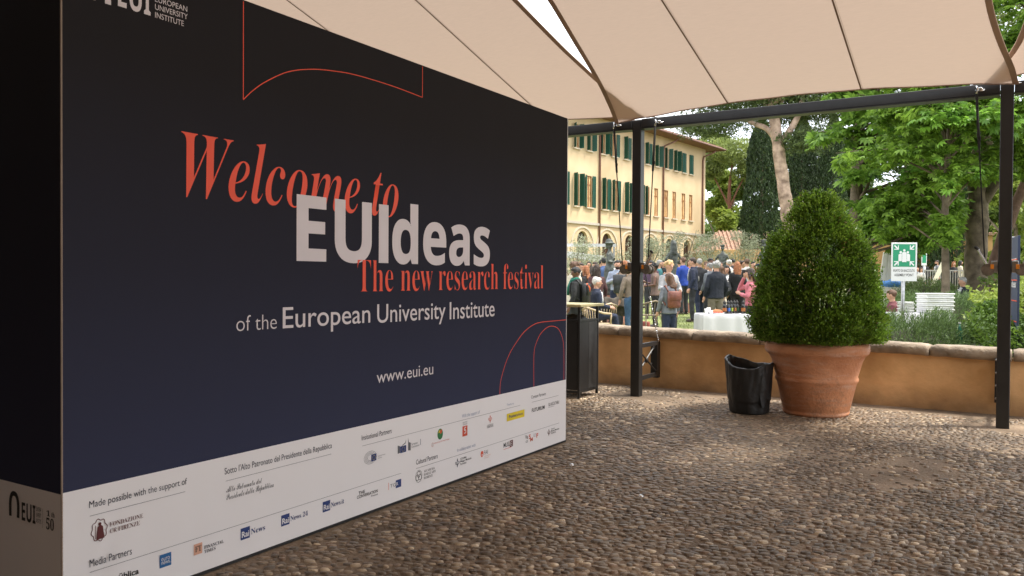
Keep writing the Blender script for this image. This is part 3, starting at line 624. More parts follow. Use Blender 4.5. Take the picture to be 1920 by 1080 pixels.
text('MUS.', 'n', 4.678, 4.755, .112, .143, BLK, 1, .01); quad('maroon_square', 4.757, 4.800, .102, .146, MAR, 1); text('E', 'n', 4.766, 4.790, .110, .138, WPR, 2); quad('printed_rule', 4.678, 4.78, .098, .101, ORG, 1)
text('li', 'n', 4.974, 4.984, .125, .150, BLK, 1, .02); text('B', 'n', 4.990, 5.004, .118, .140, BLK, 1, .02); text('CI', 'n', 4.975, 5.004, .094, .108, BLK, 1, .02); text('S', 'n', 5.018, 5.045, .115, .145, ORG, 1, .03); text('M', 'n', 5.038, 5.075, .093, .118, ORG, 1, .03)
for z_ in (.118, .127, .136): quad('printed_rule', 5.083, 5.122, z_, z_+.002, GRY, 1)
text('F', 'n', 5.128, 5.155, .106, .136, ORG, 1, .03)
lily((5.315, .112), .058, MAR)
for s_, z_, b in (('Teatro del', .128, 5.402), ('Maggio Musicale', .112, 5.477), ('Fiorentino', .096, 5.425)): text(s_, 'n', 5.350, b, z_, z_+.012, BLK, 1, .01)
# side face
text('EUI', 'sb', -3.165, -3.071, .341, .409, BLK, 1, 0, True); line('lettering', [(-3.245, .345), (-3.245, .40), (-3.232, .43), (-3.205, .43), (-3.190, .40), (-3.190, .345)], .018, BLK, 1, True, True)
for s_, z_ in (('EUROPEAN', .392), ('UNIVERSITY', .370), ('INSTITUTE', .348)): text(s_, 'n', -3.066, -3.045+.012, z_, z_+.015, BLK, 1, 0, True)
quad('printed_rule', -3.0235, -3.0225, .335, .405, BLK, 1, True)
text('50', 'b', -3.000, -2.950, .335, .378, BLK, 1, 0, True); text('th', 'b', -2.965, -2.945, .384, .402, BLK, 1, 0, True); text('1', 'b', -2.998, -2.975, .384, .405, BLK, 1, 0, True)
# the house behind the camera (plastered) plus unseen blocks added to keep light off the printed wall
hs = mat('dark light block', (.035, .025, .018), .9, .3, 2, .6, 12); hp = mat('house plaster', (.28, .20, .12), .9, .2, 1.5, .4, 12)
hb = empty('courtyard_house', (0, -3.6, 0), label='plastered house closing the courtyard behind the display wall', cat='building')
MB().bbox(-14, 9, -4, 0, -.1, 6.5, .03).build('wall', hp, hb); MB().bbox(-14.4, 9.4, -4.4, .5, 6.503, 6.7, .03).build('roof', mat('clay tiles', (.30, .13, .07), .8, .3, 30), hb)
MB().bbox(-14, -1.2, .004, 3.3, -.1, 5.2, .03).build('porch_light_block', hs, hb); MB().bbox(-14, -9.2, 2.904, 11, -.1, 5.2, .03).build('left_light_block', hs, hb)  # unseen dark masses added on the left to keep the side print dark
MB().bbox(6.2, 9.5, .004, 5.0, -.1, 5.6, .03).build('right_light_block', hp, hb)  # unseen mass added to block light from the back right
# ------------------------------------------------------------------ foliage helpers
def leafmat(name, dark, light, tr=.35, rough=.45): return mat(name, dark, rough, .25, 2, trans=tr, isl=.65, col2=light, spec=.4)
def leaves(name, C_, size, m, parent, asp=.5, flat=0.0, fold=.25, stuff=False, seed=0, lo=None):
    """one rhombic, slightly folded leaf (2 triangles) per centre"""
    r = np.random.default_rng(seed+99); C_ = np.asarray(C_); n = len(C_)
    d = r.normal(size=(n, 3)); d[:, 2] *= (1-flat); d /= np.linalg.norm(d, axis=1)[:, None]
    if lo is not None: d = d*.6+lo; d /= np.linalg.norm(d, axis=1)[:, None]
    q = r.normal(size=(n, 3)); 
    if flat: q[:, :2] *= (1-flat*.6)
    s = np.cross(d, q); s /= np.linalg.norm(s, axis=1)[:, None]+1e-9; u = np.cross(s, d)
    L_ = size*(.6+.8*r.random(n))[:, None]; W = L_*asp
    a = C_-d*L_*.5; b = C_+s*W*.5+u*W*fold; c = C_+d*L_*.5; e = C_-s*W*.5+u*W*fold
    T = np.stack([np.stack([a, b, c], 1), np.stack([a, c, e], 1)], 1).reshape(-1, 3)
    F = np.arange(n*6).reshape(-1, 3)
    V4 = np.stack([a, b, c, e], 1).reshape(-1, 3); i0 = np.arange(n)*4
    F = np.stack([np.stack([i0, i0+1, i0+2], 1), np.stack([i0, i0+2, i0+3], 1)], 1).reshape(-1, 3)
    o = fast(name, V4, 3, m, parent, False, faces=F)
    if stuff: o['kind'] = 'stuff'
    return o
def blob(n, c, r, seed=0, lump=.22, shell=.55, fl=3.0):
    g = np.random.default_rng(seed+5); d = g.normal(size=(n, 3)); d /= np.linalg.norm(d, axis=1)[:, None]
    k = (shell+(1-shell)*g.random(n)**.6)*(1+lump*wob(d*fl, .6, seed)); return np.asarray(c)+d*k[:, None]*np.asarray(r)
# ------------------------------------------------------------------ terracotta pot and boxwood
terra = mat('terracotta', (.54, .205, .085), .8, .2, 3, .4, 40, col2=(.62, .30, .16))
t = terra.node_tree; p = t.nodes['Principled BSDF']; L = t.links; src = p.inputs['Base Color'].links[0].from_socket
tcn = t.nodes.new('ShaderNodeTexCoord'); mpn = t.nodes.new('ShaderNodeMapping'); mpn.inputs['Scale'].default_value = (1.5, 1.5, 9); L.new(tcn.outputs['Object'], mpn.inputs[0])
nz = t.nodes.new('ShaderNodeTexNoise'); nz.inputs['Scale'].default_value = 2.2; nz.inputs['Detail'].default_value = 10; nz.inputs['Roughness'].default_value = .7; L.new(mpn.outputs[0], nz.inputs[0])
rmp = t.nodes.new('ShaderNodeMapRange'); rmp.inputs['From Min'].default_value = .50; rmp.inputs['From Max'].default_value = .66; rmp.inputs['To Max'].default_value = .6; L.new(nz.outputs['Fac'], rmp.inputs['Value'])
m3 = t.nodes.new('ShaderNodeMix'); m3.data_type = 'RGBA'; L.new(rmp.outputs[0], m3.inputs[0]); L.new(src, m3.inputs[6]); m3.inputs[7].default_value = (.62, .42, .33, 1); 
n9 = t.nodes.new('ShaderNodeTexNoise'); n9.inputs['Scale'].default_value = 1.6; n9.inputs['Detail'].default_value = 9; n9.inputs['Roughness'].default_value = .8; L.new(tcn.outputs['Object'], n9.inputs[0])
r9 = t.nodes.new('ShaderNodeMapRange'); r9.inputs['From Min'].default_value = .54; r9.inputs['From Max'].default_value = .66; r9.inputs['To Max'].default_value = .6; L.new(n9.outputs['Fac'], r9.inputs['Value'])
m9 = t.nodes.new('ShaderNodeMix'); m9.data_type = 'RGBA'; L.new(r9.outputs[0], m9.inputs[0]); L.new(m3.outputs[2], m9.inputs[6]); m9.inputs[7].default_value = (.16, .08, .05, 1); L.new(m9.outputs[2], p.inputs['Base Color'])
pot = empty('terracotta_pot', (-1.53, 8.04, 0), label='big ribbed terracotta pot holding the clipped bush in front of the garden wall', cat='plant pot')
mb = MB(); mb.lathe([(0, .0), (.275, .0), (.292, .012), (.298, .03), (.292, .045), (.298, .052), (.352, .30), (.366, .318), (.371, .335), (.366, .35), (.362, .362), (.405, .515), (.414, .528), (.420, .545), (.432, .56), (.452, .575), (.463, .60), (.464, .645), (.452, .668), (.430, .676), (.405, .668), (.395, .64), (.36, .56)], n=96)
o = mb.build('pot_body', terra, pot, True); displace(o, .003, 5, 4)
MB().lathe([(0, .62), (.40, .615)], n=32).build('soil', mat('soil', (.03, .02, .014), .95, .4, 20, .8, 60), pot)
bush = empty('boxwood_bush', (-1.53, 8.02, .60), label='tall clipped boxwood bush shaped like an egg growing in the big terracotta pot', cat='bush')
hz_ = np.array([0, .05, .25, .47, .77, 1.03, 1.28, 1.42, 1.48]); wz_ = np.array([.36, .465, .535, .525, .455, .345, .205, .095, 0])
def shell(n, k0=.8, k1=1.0, r_=rng):
    z = r_.random(n*3)*1.48; wd = np.interp(z, hz_, wz_); kp = r_.random(n*3) < (wd+.06)/.68; z = z[kp][:n]; wd = wd[kp][:n]; a = r_.random(len(z))*2*PI
    dr = np.stack([np.cos(a), np.sin(a), (z-.6)*1.2], 1); rad = wd*(1+.115*wob(dr*2.4, 1.2, 21, 4))*(k0+(k1-k0)*r_.random(len(z))); return np.stack([rad*np.cos(a), rad*np.sin(a), z], 1), a
A_, aa = shell(2700, .90, 1.10); mc = 44
BP = (A_[:, None]+np.array([1, 1, .8])*rng.normal(size=(len(A_), mc, 3))*.030*(.6+.8*rng.random((len(A_), 1, 1)))).reshape(-1, 3); oa = np.repeat(aa, mc)
keepc = wob(A_*4.5, 1.4, 33, 3) < .38; A_ = A_[keepc]; aa = aa[keepc]
BP = BP.reshape(-1, mc, 3)[keepc].reshape(-1, 3); oa = np.repeat(aa, mc)
B_, bb = shell(12000, .45, .88); BP = np.concatenate([BP, B_]); oa = np.concatenate([oa, bb]); BP[:, 2] = np.where(BP[:, 2] < .085, .085+.05*rng.random(len(BP)), BP[:, 2])
out = np.stack([np.cos(oa), np.sin(oa), .9+0*oa], 1)*.55
bx = leafmat('boxwood leaf', (.012, .040, .006), (.19, .33, .034), .4, .26)
leaves('crown', BP, .0255, bx, bush, .55, 0, .2, True, 1, out)
# sprigs standing proud of the outline
ns3 = 900; z = .1+rng.random(ns3)**.8*1.34; a = rng.random(ns3)*2*PI; wd = (1+.05*rng.random(ns3))*np.interp(z, hz_, wz_)*(1+.115*wob(np.stack([np.cos(a), np.sin(a), (z-.6)*1.2], 1)*2.4, 1.2, 21, 4)); S = []
stick = rng.random(ns3)**4
for k in range(8):
    rr_ = wd+(.006+.010*stick)*k; S.append(np.stack([rr_*np.cos(a)+.006*rng.normal(size=ns3), rr_*np.sin(a)+.006*rng.normal(size=ns3), z+.009*k+.006*rng.normal(size=ns3)], 1))
leaves('new_sprigs', np.concatenate(S), .024, leafmat('young boxwood leaf', (.05, .11, .012), (.24, .36, .04), .4, .35), bush, .5, 0, .2, True, 2, np.tile(np.stack([np.cos(a), np.sin(a), .8+0*a], 1)*.8, (8, 1)))
wood = mat('brown bark', (.07, .045, .03), .9, .3, 8, 1.0, 30)
mb = MB()
for k in range(26):
    a = k*2.4; r_ = .1+.35*random.random(); mb.tube([(.05*math.cos(a), .05*math.sin(a), .0), (.5*r_*math.cos(a), .5*r_*math.sin(a), .45), (r_*math.cos(a)*.8, r_*math.sin(a)*.8, .75+.5*random.random()*(1-r_))], [.022, .012, .003], 5)
mb.build('branches', wood, bush)
dead = mat('dry boxwood leaf', (.16, .07, .025), .6, .3, 5, isl=.6, col2=(.30, .17, .06)); D_, dd = shell(30, .92, 1.0); D_ = D_[D_[:, 2] > .25]
leaves('dry_leaves', (D_[:, None]+rng.normal(size=(len(D_), 36, 3))*np.array([.035, .035, .05])).reshape(-1, 3), .022, dead, bush, .5, 0, .2, True, 77)
# ------------------------------------------------------------------ black waste bin beside the pot
bagm = mat('black bin liner', (.013, .013, .013), .48, .2, 9, .45, 14, spec=.55)
bn = empty('waste_bin', (-2.08, 7.76, 0), label='round waste bin lined with a glossy black bag, left of the terracotta pot', cat='bin')
V = []; F = []; nA = 96; nH = 40
def rim(t): return .470+.026*math.cos(t-2.6)+.020*math.cos(2*(t-3.2))+.012*math.cos(2*t+.6)+.004*math.sin(7*t)
for j in range(nH+1):
    h = j/nH
    for k in range(nA):
        t = 2*PI*k/nA; z = .012+(rim(t)-.012)*h
        r_ = .176+.040*min(1, h*1.02)**.9
        fold = .0035*math.sin(t*23+2*math.sin(h*5))*h+.004*math.sin(t*9+h*3); skirt = .006*max(0, min(1, (h-.22)/.03))
        V.append(((r_+fold+skirt)*math.cos(t), (r_+fold+skirt)*math.sin(t), z))
for j in range(nH):
    for k in range(nA): F.append((j*nA+k, j*nA+(k+1) % nA, (j+1)*nA+(k+1) % nA, (j+1)*nA+k))
b0 = nH*nA
for j, (dr, dz) in enumerate(((-.006, .006), (-.016, .0), (-.018, -.05), (-.022, -.18), (-.05, -.38))):
    for k in range(nA):
        t = 2*PI*k/nA; r_ = .216+dr+.004*math.sin(t*17+j); V.append((r_*math.cos(t), r_*math.sin(t), max(.03, rim(t)+dz)))
    s = len(V)-nA; q = b0 if j == 0 else s-nA
    for k in range(nA): F.append((q+k, q+(k+1) % nA, s+(k+1) % nA, s+k))
o = obj('bin_liner', V, F, bagm, bn, True); displace(o, .0022, 13, 8)
MB().lathe([(0, .001), (.166, .001), (.175, .012), (.172, .03), (.19, .30), (.186, .30), (.16, .03), (0, .03)], n=48).build('bin_body', black, bn, True)
V = []; F = []
for j in range(9):
    for i in range(7):
        u = i/6; v = j/8; t = -.25-.55*u+.04*math.sin(v*7); r_ = .224-.018*v+.006*math.sin(v*9+u*5)
        V.append((r_*math.cos(t), r_*math.sin(t), .475-v*(.36-.05*math.sin(u*6))))
F = [(j*7+i, (j+1)*7+i, (j+1)*7+i+1, j*7+i+1) for j in range(8) for i in range(6)]
obj('liner_flap', V, F, bagm, bn, True)
# ------------------------------------------------------------------ slatted black bin cabinet behind the printed wall
cb = empty('bin_cabinet', (-3.8, 7.62, 0), label='tall dark metal bin cabinet with a pale top, right behind the printed wall', cat='bin cabinet')
def CB(mb, n_, m=steel, s=False): mb.V = [(x+3.8, y-7.62, z) for x, y, z in mb.V]; return mb.build(n_, m, cb, s)
cx0 = -4.65
for x in (cx0, -3.825):
    for y in (7.62, 8.055): CB(MB().bbox(x, x+.025, y, y+.025, 0, .955, .002), 'leg')
for z in (.055, .80): 
    CB(MB().box(-3.823, -3.803, 7.646, 8.054, z, z+.025), 'rail'); CB(MB().box(cx0+.026, -3.826, 7.625, 7.64, z, z+.025), 'rail')
dk = mat('grey cabinet panel', (.045, .045, .045), .5, .3, 12)
CB(MB().bbox(-3.815, -3.805, 7.648, 7.845, .083, .797, .002), 'panel', mat('dark cabinet panel', (.02, .02, .02), .5)); CB(MB().bbox(-3.815, -3.805, 7.849, 8.052, .083, .797, .002), 'panel', dk)
for k in range(4): CB(MB().bbox(cx0+.03+k*.198, cx0+.224+k*.198, 7.628, 7.638, .083, .797, .002), 'panel', mat('dark cabinet panel', (.02, .02, .02), .5))
CB(MB().box(cx0+.02, -3.83, 8.04, 8.055, .06, .8), 'back_panel', steel)
slab = mat('pale cabinet top', (.56, .50, .26), .55, .15, 6)
CB(MB().bbox(cx0-.04, -3.76, 7.56, 8.13, .957, .985, .004), 'top_slab', slab)
for (x, y, w_) in ((-3.98, 7.84, .15), (-4.42, 7.84, .17)):
    mb = MB(); mb.ell((x, y, .80), (w_, .18, .07), 20, 12); o = CB(mb, 'bin_bag', bagm, True); displace(o, .022, 14, 5); 
# ------------------------------------------------------------------ assembly point sign
sg = empty('assembly_point_sign', (-1.42, 14.36, terr(14.36)), YAW*.9, 'green and white assembly point sign on a grey pole, right of the bush', 'sign')
MB().tube([(0, .02, 0), (0, .02, 2.0)], .028, 12).build('pole', metalm, sg, True)
zc = terr(14.36)
def SG(a0, a1, z0, z1, m, y, name):
    return MB().add([(a0, y, z0-zc), (a1, y, z0-zc), (a1, y, z1-zc), (a0, y, z1-zc)], [(0, 1, 2, 3)]).build(name, m, sg)
MB().bbox(-.20, .20, -.012, -.006, 1.235-zc, 1.85-zc, .0025).build('plate', mat('sign white', (.72, .72, .72), .4, .03), sg)
SGN = mat('sign green', (.0, .26, .12), .4, .04)
SG(-.175, .175, 1.465, 1.825, SGN, -.0135, 'green_panel')
SW = mat('sign symbol white', (.74, .74, .74), .4, .02)
def sgp(name, pts, y=-.0145): return MB().add([(a, y, b-zc) for a, b in pts], [tuple(range(len(pts)))]).build(name, SW, sg)
for sx_, sz_ in ((-1, 1), (1, 1), (-1, -1), (1, -1)):
    c = Vector((sx_*.118, 1.645+sz_*.124)); d = Vector((-sx_, -sz_)).normalized(); e_ = Vector((-d.y, d.x))
    tip = c+d*.045
    def pp(a, b): v = c+d*a+e_*b; return (v.x, v.y)
    sh = [pp(-.05, -.011), pp(.02, -.011), pp(.02, .011), pp(-.05, .011)]
    if (sh[1][0]-sh[0][0])*(sh[2][1]-sh[0][1])-(sh[1][1]-sh[0][1])*(sh[2][0]-sh[0][0]) < 0: sh = sh[::-1]
    sgp('arrow', sh)
    for s in (-1, 1):
        q = [pp(.045, 0), pp(.025, 0), pp(-.012, s*.037), pp(-.004, s*.050), pp(.045, s*.001)]
        sgp('arrow', q if s > 0 else q[::-1], -.0149)
for i_, (a, b, s) in enumerate(((-.055, 1.61, 1), (.055, 1.61, 1), (0, 1.64, 1), (0, 1.595, 1))):
    y = -.0143-.0004*i_
    sgp('person_symbol', [(a+.019*math.cos(t), b+.085+.02*math.sin(t)) for t in np.linspace(0, 2*PI, 17)[:-1]], y); sgp('person_symbol', [(a-.035, b-.055), (a+.035, b-.055), (a+.035, b+.045), (a+.02, b+.06), (a-.02, b+.06), (a-.035, b+.045)], y)
    for q_ in (-.037, .036): MB().add([(a+q_, y-.0002, b-.055-zc), (a+q_+.003, y-.0002, b-.055-zc), (a+q_+.003, y-.0002, b+.045-zc), (a+q_, y-.0002, b+.045-zc)], [(0, 1, 2, 3)]).build('symbol_outline', SGN, sg)
class PL:
    parent = sg
    def __call__(s, x, y, e_): return np.stack([x, 0*x-.0135-e_, y-zc], 1)
pl = PL(); SBK = mat('sign lettering black', (.02, .02, .02), .5)
text('PUNTO DI RACCOLTA', 'n', -.165, .165, 1.385, 1.425, SBK, 1, .004, place=pl); text('ASSEMBLY POINT', 'n', -.150, .150, 1.315, 1.355, SBK, 1, .004, place=pl)
# ------------------------------------------------------------------ white buffet table
cloth = mat('white tablecloth', (.62, .61, .63), .8, .04, 2, .15, 9)
tz = terr(15.4)
tb = empty('buffet_table', (-4.70, 15.55, tz), YAW, 'buffet table under a floor-length white cloth behind the garden wall', 'table')
V = []; F = []; W2, D2, H2 = .45, .34, .76; per = []
for (a, b, n_) in (((-W2, -D2), (W2, -D2), 24), ((W2, -D2), (W2, D2), 16), ((W2, D2), (-W2, D2), 24), ((-W2, D2), (-W2, -D2), 16)):
    for i in range(n_): per.append((a[0]+(b[0]-a[0])*i/n_, a[1]+(b[1]-a[1])*i/n_))
m = len(per)
for j, h in enumerate((H2, H2-.015, H2-.1, H2-.3, H2-.5, .03)):
    for k, (x, y) in enumerate(per):
        f = 1+(0 if j < 1 else .012)+.05*(j/5); wv = .016*(j/5)*math.sin(k*.9+.3*math.sin(k*.31)*4); V.append((x*f+(wv if abs(y) < D2 else 0), y*f+(wv if abs(x) < W2 else 0), h))
for j in range(5):
    for k in range(m): F.append((j*m+k, (j+1)*m+k, (j+1)*m+(k+1) % m, j*m+(k+1) % m))
F.append(tuple(range(m))); obj('tablecloth', V, F, cloth, tb, True)
MB().box(-W2+.02, W2-.02, -D2+.02, D2-.02, H2-.03, H2-.004).build('tabletop', wood, tb)
for x in (-.38, .38):
    for y in (-.27, .27): MB().tube([(x, y, 0), (x, y, H2-.03)], .015, 8).build('leg', metalm, tb)
bpos = [(.02, -.10, 'brown', 'leftmost dark carafe with an amber label'), (.10, -.06, 'blue', 'dark carafe with a blue label, second from the left'), (.17, .0, 'lime', 'dark carafe with a lime green label in the middle of the row'), (.25, .06, 'brown', 'dark carafe with a brown label, third from the right'), (.31, .10, 'green', 'dark carafe with a dark green label, second from the right'), (.40, -.02, 'brown', 'rightmost dark carafe with a brown label')]
lc = dict(brown=(.30, .10, .02), blue=(.03, .10, .38), lime=(.28, .38, .04), green=(.03, .10, .03)); glass = mat('dark bottle glass', (.012, .012, .010), .12, .1, 5, spec=.8)
cy, sy_ = math.cos(YAW), math.sin(YAW)
def onT(x, y, z=H2): return (-4.70+x*cy-y*sy_, 15.55+x*sy_+y*cy, tz+z+.001)
for k, (x, y, c_, lb) in enumerate(bpos):
    b = empty('carafe', onT(x, y), YAW, lb+' on the buffet', 'carafe', 'carafes on the buffet table')
    MB().lathe([(0, 0), (.036, 0), (.038, .01), (.038, .155), (.03, .18), (.02, .195), (.02, .205)], n=20).build('bottle', glass, b, True)
    MB().lathe([(.03, .195), (.032, .21), (.03, .235), (.012, .24), (.01, .262), (0, .265)], n=16).build('lid', black, b, True); MB().lathe([(.0386, .05), (.039, .055), (.039, .11), (.0386, .115)], n=20).build('label_band', mat('label '+c_, lc[c_], .5, .1), b, True)
    MB().tube([(.036, 0, .15), (.066, 0, .14), (.066, 0, .06), (.036, 0, .05)], .006, 6).build('handle', black, b, True)
cu = empty('white_cup', onT(-.34, -.16), 0, 'white paper cups and napkin holder at the left end of the buffet table', 'cup holder')
MB().lathe([(0, 0), (.03, 0), (.042, .10), (.040, .10), (.028, .005)], n=16).build('cup', white, cu, True); o = MB().lathe([(0, 0), (.03, 0), (.04, .07), (.038, .07), (.028, .005)], n=16).build('cup', white, cu, True); o.location = (.075, .03, 0); MB().bbox(-.02, .05, .06, .10, 0, .12, .004).build('napkin_block', white, cu)
mb = MB()
for k in range(1): mb.lathe([(0, 0), (.09, 0), (.12, .02), (.118, .024), (.088, .005), (0, .005)], n=24)
tr_ = empty('tomato_tray', onT(-.12, -.17), 0, 'shallow white tray of small red tomatoes at the front of the buffet table', 'tray'); mb.build('tray', white, tr_, True)
tom = MB(); [tom.ell((.09*math.cos(a_)*r_, .075*math.sin(a_)*r_, .03), (.018, .018, .017), 8, 6) for a_, r_ in ((k*2.4, .25+.75*(k/16)**.5) for k in range(16))]; o = tom.build('tomatoes', mat('tomato red', (.62, .07, .015), .3, .15), tr_, True); o['kind'] = 'stuff'
o = MB().ell((0, 0, .035), (.12, .07, .045), 16, 10).build('bread_loaf', mat('bread crust', (.38, .17, .07), .8, .25, 25, .5, 40), None, True); o.location = onT(-.08, .08); o.rotation_euler = (0, 0, .9); displace(o, .006, 18, 3); tag(o, 'brown crusty bread loaf behind the tomatoes on the buffet table', 'bread')
# ------------------------------------------------------------------ villa
az = R(6.599); DV = Vector((math.sin(az), math.cos(az), 0)); NV = Vector((DV.y, -DV.x, 0)); P0 = Vector((-24.79, 76.23, 0))
stucco = mat('pale yellow stucco', (.57, .42, .245), .85, .12, .35, .3, 20, col2=(.62, .47, .295)); stone_t = mat('pale stone trim', (.55, .47, .36), .8, .1, 3)
vl = empty('villa', (P0.x, P0.y, 0), -az, 'long three storey pale yellow villa with green shutters and blind arches behind the crowd', 'building')
# local axes: +y along the facade (s), +x outward (o)
def hbx(mb, s0, s1, o0, o1, z0, z1): return mb.box(o0, o1, s0, s1, z0, z1)
GZ = .7; TOP = 13.55; SL = -44
w2 = [-25.9, -24.1, -22.25, -20.5, -18.3, -16.75, -14.85, -13.1, -11.4, -9.85, -8.0, -6.45, -4.62, -3.12]
w3 = [-26.2, -24.3, -22.3, -20.55, -18.6, -16.9, -15.05, -13.3, -11.5, -9.75, -7.97, -6.25, -4.6, -3.12]
wins = [(s-.36, s+.36, 6.55, 8.92, 2) for s in w2]+[(s-.33, s+.33, 10.82, 12.56, 3) for s in w3]
arcs = [-32.0, -28.45, -24.93, -21.4, -17.88, -14.36, -10.84, -7.32, -3.8]
aw = [(s-.72, s+.72, 1.6, 4.72, 1) for s in arcs]
ss = sorted(set([SL, 0]+[v for q in wins+aw for v in q[:2]])); zs = sorted(set([GZ-.8, TOP]+[v for q in wins+aw for v in q[2:4]]))
mb = MB()
for i in range(len(ss)-1):
    for j in range(len(zs)-1):
        cs_, cz_ = (ss[i]+ss[i+1])/2, (zs[j]+zs[j+1])/2
        if any(q[0] < cs_ < q[1] and q[2] < cz_ < q[3] for q in wins+aw): continue
        mb.add([(0, ss[i], zs[j]), (0, ss[i+1], zs[j]), (0, ss[i+1], zs[j+1]), (0, ss[i], zs[j+1])], [(0, 1, 2, 3)])
for q in wins+aw:
    a, b, c, d = q[:4]; r_ = -.28 if q[4] == 1 else -.13
    mb.add([(0, a, c), (0, b, c), (0, b, d), (0, a, d), (r_, a, c), (r_, b, c), (r_, b, d), (r_, a, d)], [(0, 4, 5, 1), (1, 5, 6, 2), (2, 6, 7, 3), (3, 7, 4, 0)])
mb.add([(0, 0, GZ-.8), (-14, 0, GZ-.8), (-14, 0, TOP), (0, 0, TOP), (0, SL, GZ-.8), (-14, SL, GZ-.8), (-14, SL, TOP), (0, SL, TOP)], [(0, 1, 2, 3), (1, 5, 6, 2), (5, 4, 7, 6)])
mb.build('wall', stucco, vl)
# arch heads: fill the corners of the rectangular openings so that they read round, plus raised blind-arch rings
for s in arcs:
    m2 = MB(); r_ = .72; zc_ = 4.0
    for sg_ in (-1, 1):
        pts = [(s+sg_*r_*math.cos(t), zc_+r_*math.sin(t)) for t in np.linspace(0, PI/2, 9)]
        for i in range(8):
            (a, b), (c, d) = pts[i], pts[i+1]
            f = [(.004, a, b), (.004, c, d), (.004, c, 4.722), (.004, a, 4.722)]
            m2.add(f if sg_ < 0 else f, [(0, 1, 2, 3)])
            m2.add([(.004, a, b), (.004, c, d), (-.28, c, d), (-.28, a, b)], [(0, 1, 2, 3)])
    m2.build('arch_head', stucco, vl)
    m2 = MB(); ro, ri, zc_ = 1.62, 1.48, 3.5
    pts = [(s+math.cos(t), math.sin(t)) for t in (0,)]
    for i in range(20):
        t0, t1 = PI*i/20, PI*(i+1)/20
        V = [(o_, s+r2*math.cos(t), zc_+r2*.98*math.sin(t)) for o_ in (.002, .07) for t in (t0, t1) for r2 in (ri, ro)]
        m2.add(V, [(4, 5, 7, 6), (0, 4, 6, 2), (1, 3, 7, 5)])
    for sg_ in (-1, 1): m2.box(.002, .07, min(s+sg_*ri, s+sg_*ro), max(s+sg_*ri, s+sg_*ro), GZ-.3, zc_)
    m2.build('blind_arch', stone_t, vl)
    g = MB().box(-.27, -.25, s-.71, s+.71, 1.62, 4.70); fo = g.build('arched_window', mat('dark brown joinery', (.06, .028, .014), .5, .2), vl)
    for k in range(3): MB().box(-.24, -.20, s-.03+(k-1)*.45, s+.03+(k-1)*.45, 1.63, 4.69).build('glazing_bar', stone_t if 0 else wood, fo)
hbx(MB(), SL, .04, .003, .13, 5.22, 5.40).build('cornice', mat('grey cornice', (.45, .40, .34), .7, .1, 2), vl)
shut = mat('green shutter paint', (.005, .075, .045), .5, .15, 3); frm = mat('brown window frame', (.30, .115, .035), .5, .2, 5); pane = mat('curtained pane', (.50, .34, .17), .25, .25, 1.5, col2=(.70, .48, .24), spec=.8)
sm = None
def shutter(mb, wd, h):
    mb.box(0, .035, 0, .05, 0, h).box(0, .035, wd-.05, wd, 0, h).box(.002, .033, .052, wd-.052, 0, .07).box(.002, .033, .052, wd-.052, h-.07, h)
    mb.box(.010, .016, .051, wd-.051, .071, h-.071); n_ = int((h-.16)/.085)
    for i in range(n_): z = .08+i*.085; mb.add([(0, .052, z), (.03, .052, z+.05), (.03, wd-.052, z+.05), (0, wd-.052, z)], [(0, 1, 2, 3), (3, 2, 1, 0)])
    return mb
for (a, b, c, d, fl_) in wins:
    wn = hbx(MB(), a+.001, b-.001, -.125, -.07, c+.002, c+.06); hbx(wn, a+.001, b-.001, -.125, -.07, d-.06, d-.002); hbx(wn, a+.001, a+.07, -.125, -.07, c+.062, d-.062); hbx(wn, b-.07, b-.001, -.125, -.07, c+.062, d-.062)
    hbx(wn, (a+b)/2-.035, (a+b)/2+.035, -.12, -.06, c+.062, d-.062)
    if fl_ == 2: hbx(wn, a+.07, b-.07, -.118, -.065, d-.70, d-.63)
    wo = wn.build('window', frm, vl)
    for (p0, p1) in ((a+.07, (a+b)/2-.035), ((a+b)/2+.035, b-.07)): hbx(MB(), p0+.002, p1-.002, -.11, -.10, c+.064, d-.064).build('pane', pane, wo)
    hbx(MB(), a-.14, b+.14, .003, .14, c-.11, c-.012).build('window_sill', stone_t, vl)
    ctr_ = (a+b)/2; wd = (b-a)/2+.05; rr2 = random.Random(int((ctr_+50)*100)+fl_)
    if fl_ == 2 and ctr_ > -10.5: continue
    closed = fl_ == 3 and ctr_ > -5.2
    for sd2 in (-1, 1):
        if fl_ == 2 and ctr_ > -12 and sd2 > 0: continue
        me_o = shutter(MB(), wd-.005, d-c+.04).build('shutter', shut, wo if 0 else vl)
        hinge = (a-.05 if closed else a-.01) if sd2 < 0 else (b+.05 if closed else b+.01)
        ang = (0 if closed else rr2.choice([.35, 1.0, 1.3, 1.5]) if sd2 < 0 else rr2.choice([.1, 1.1, 1.4]))
        # closed: leaf covers the opening; open: swung out and back against the wall
        me_o.location = (.05, hinge, c-.02)
        if closed: me_o.rotation_euler = (0, 0, 0 if sd2 < 0 else PI); me_o.location.x = .05 if sd2 < 0 else .085
        else: me_o.rotation_euler = (0, 0, PI+ang if sd2 < 0 else -ang)
pip = mat('brown downpipe', (.17, .075, .05), .5, .2)
for s in (-30.5, -19.15, -8.7, -.75):
    MB().tube([(1.0, s+.9, 13.35), (.85, s+.75, 13.15), (.14, s+.05, 12.7), (.10, s, 12.3), (.10, s, 1.0)], .075, 8).build('downpipe', pip, vl, True)
tile = mat('terracotta roof tile', (.25, .135, .085), .85, .3, 6, .6, 20, col2=(.36, .22, .15)); sof = mat('soffit brown', (.22, .12, .07), .8, .15)
E0, E1 = SL-1, 1.25
MB().add([(1.25, E0, 13.50), (1.25, E1, 13.50), (-15.25, E1, 13.50), (-15.25, E0, 13.50)], [(0, 3, 2, 1)]).build('soffit', sof, vl)
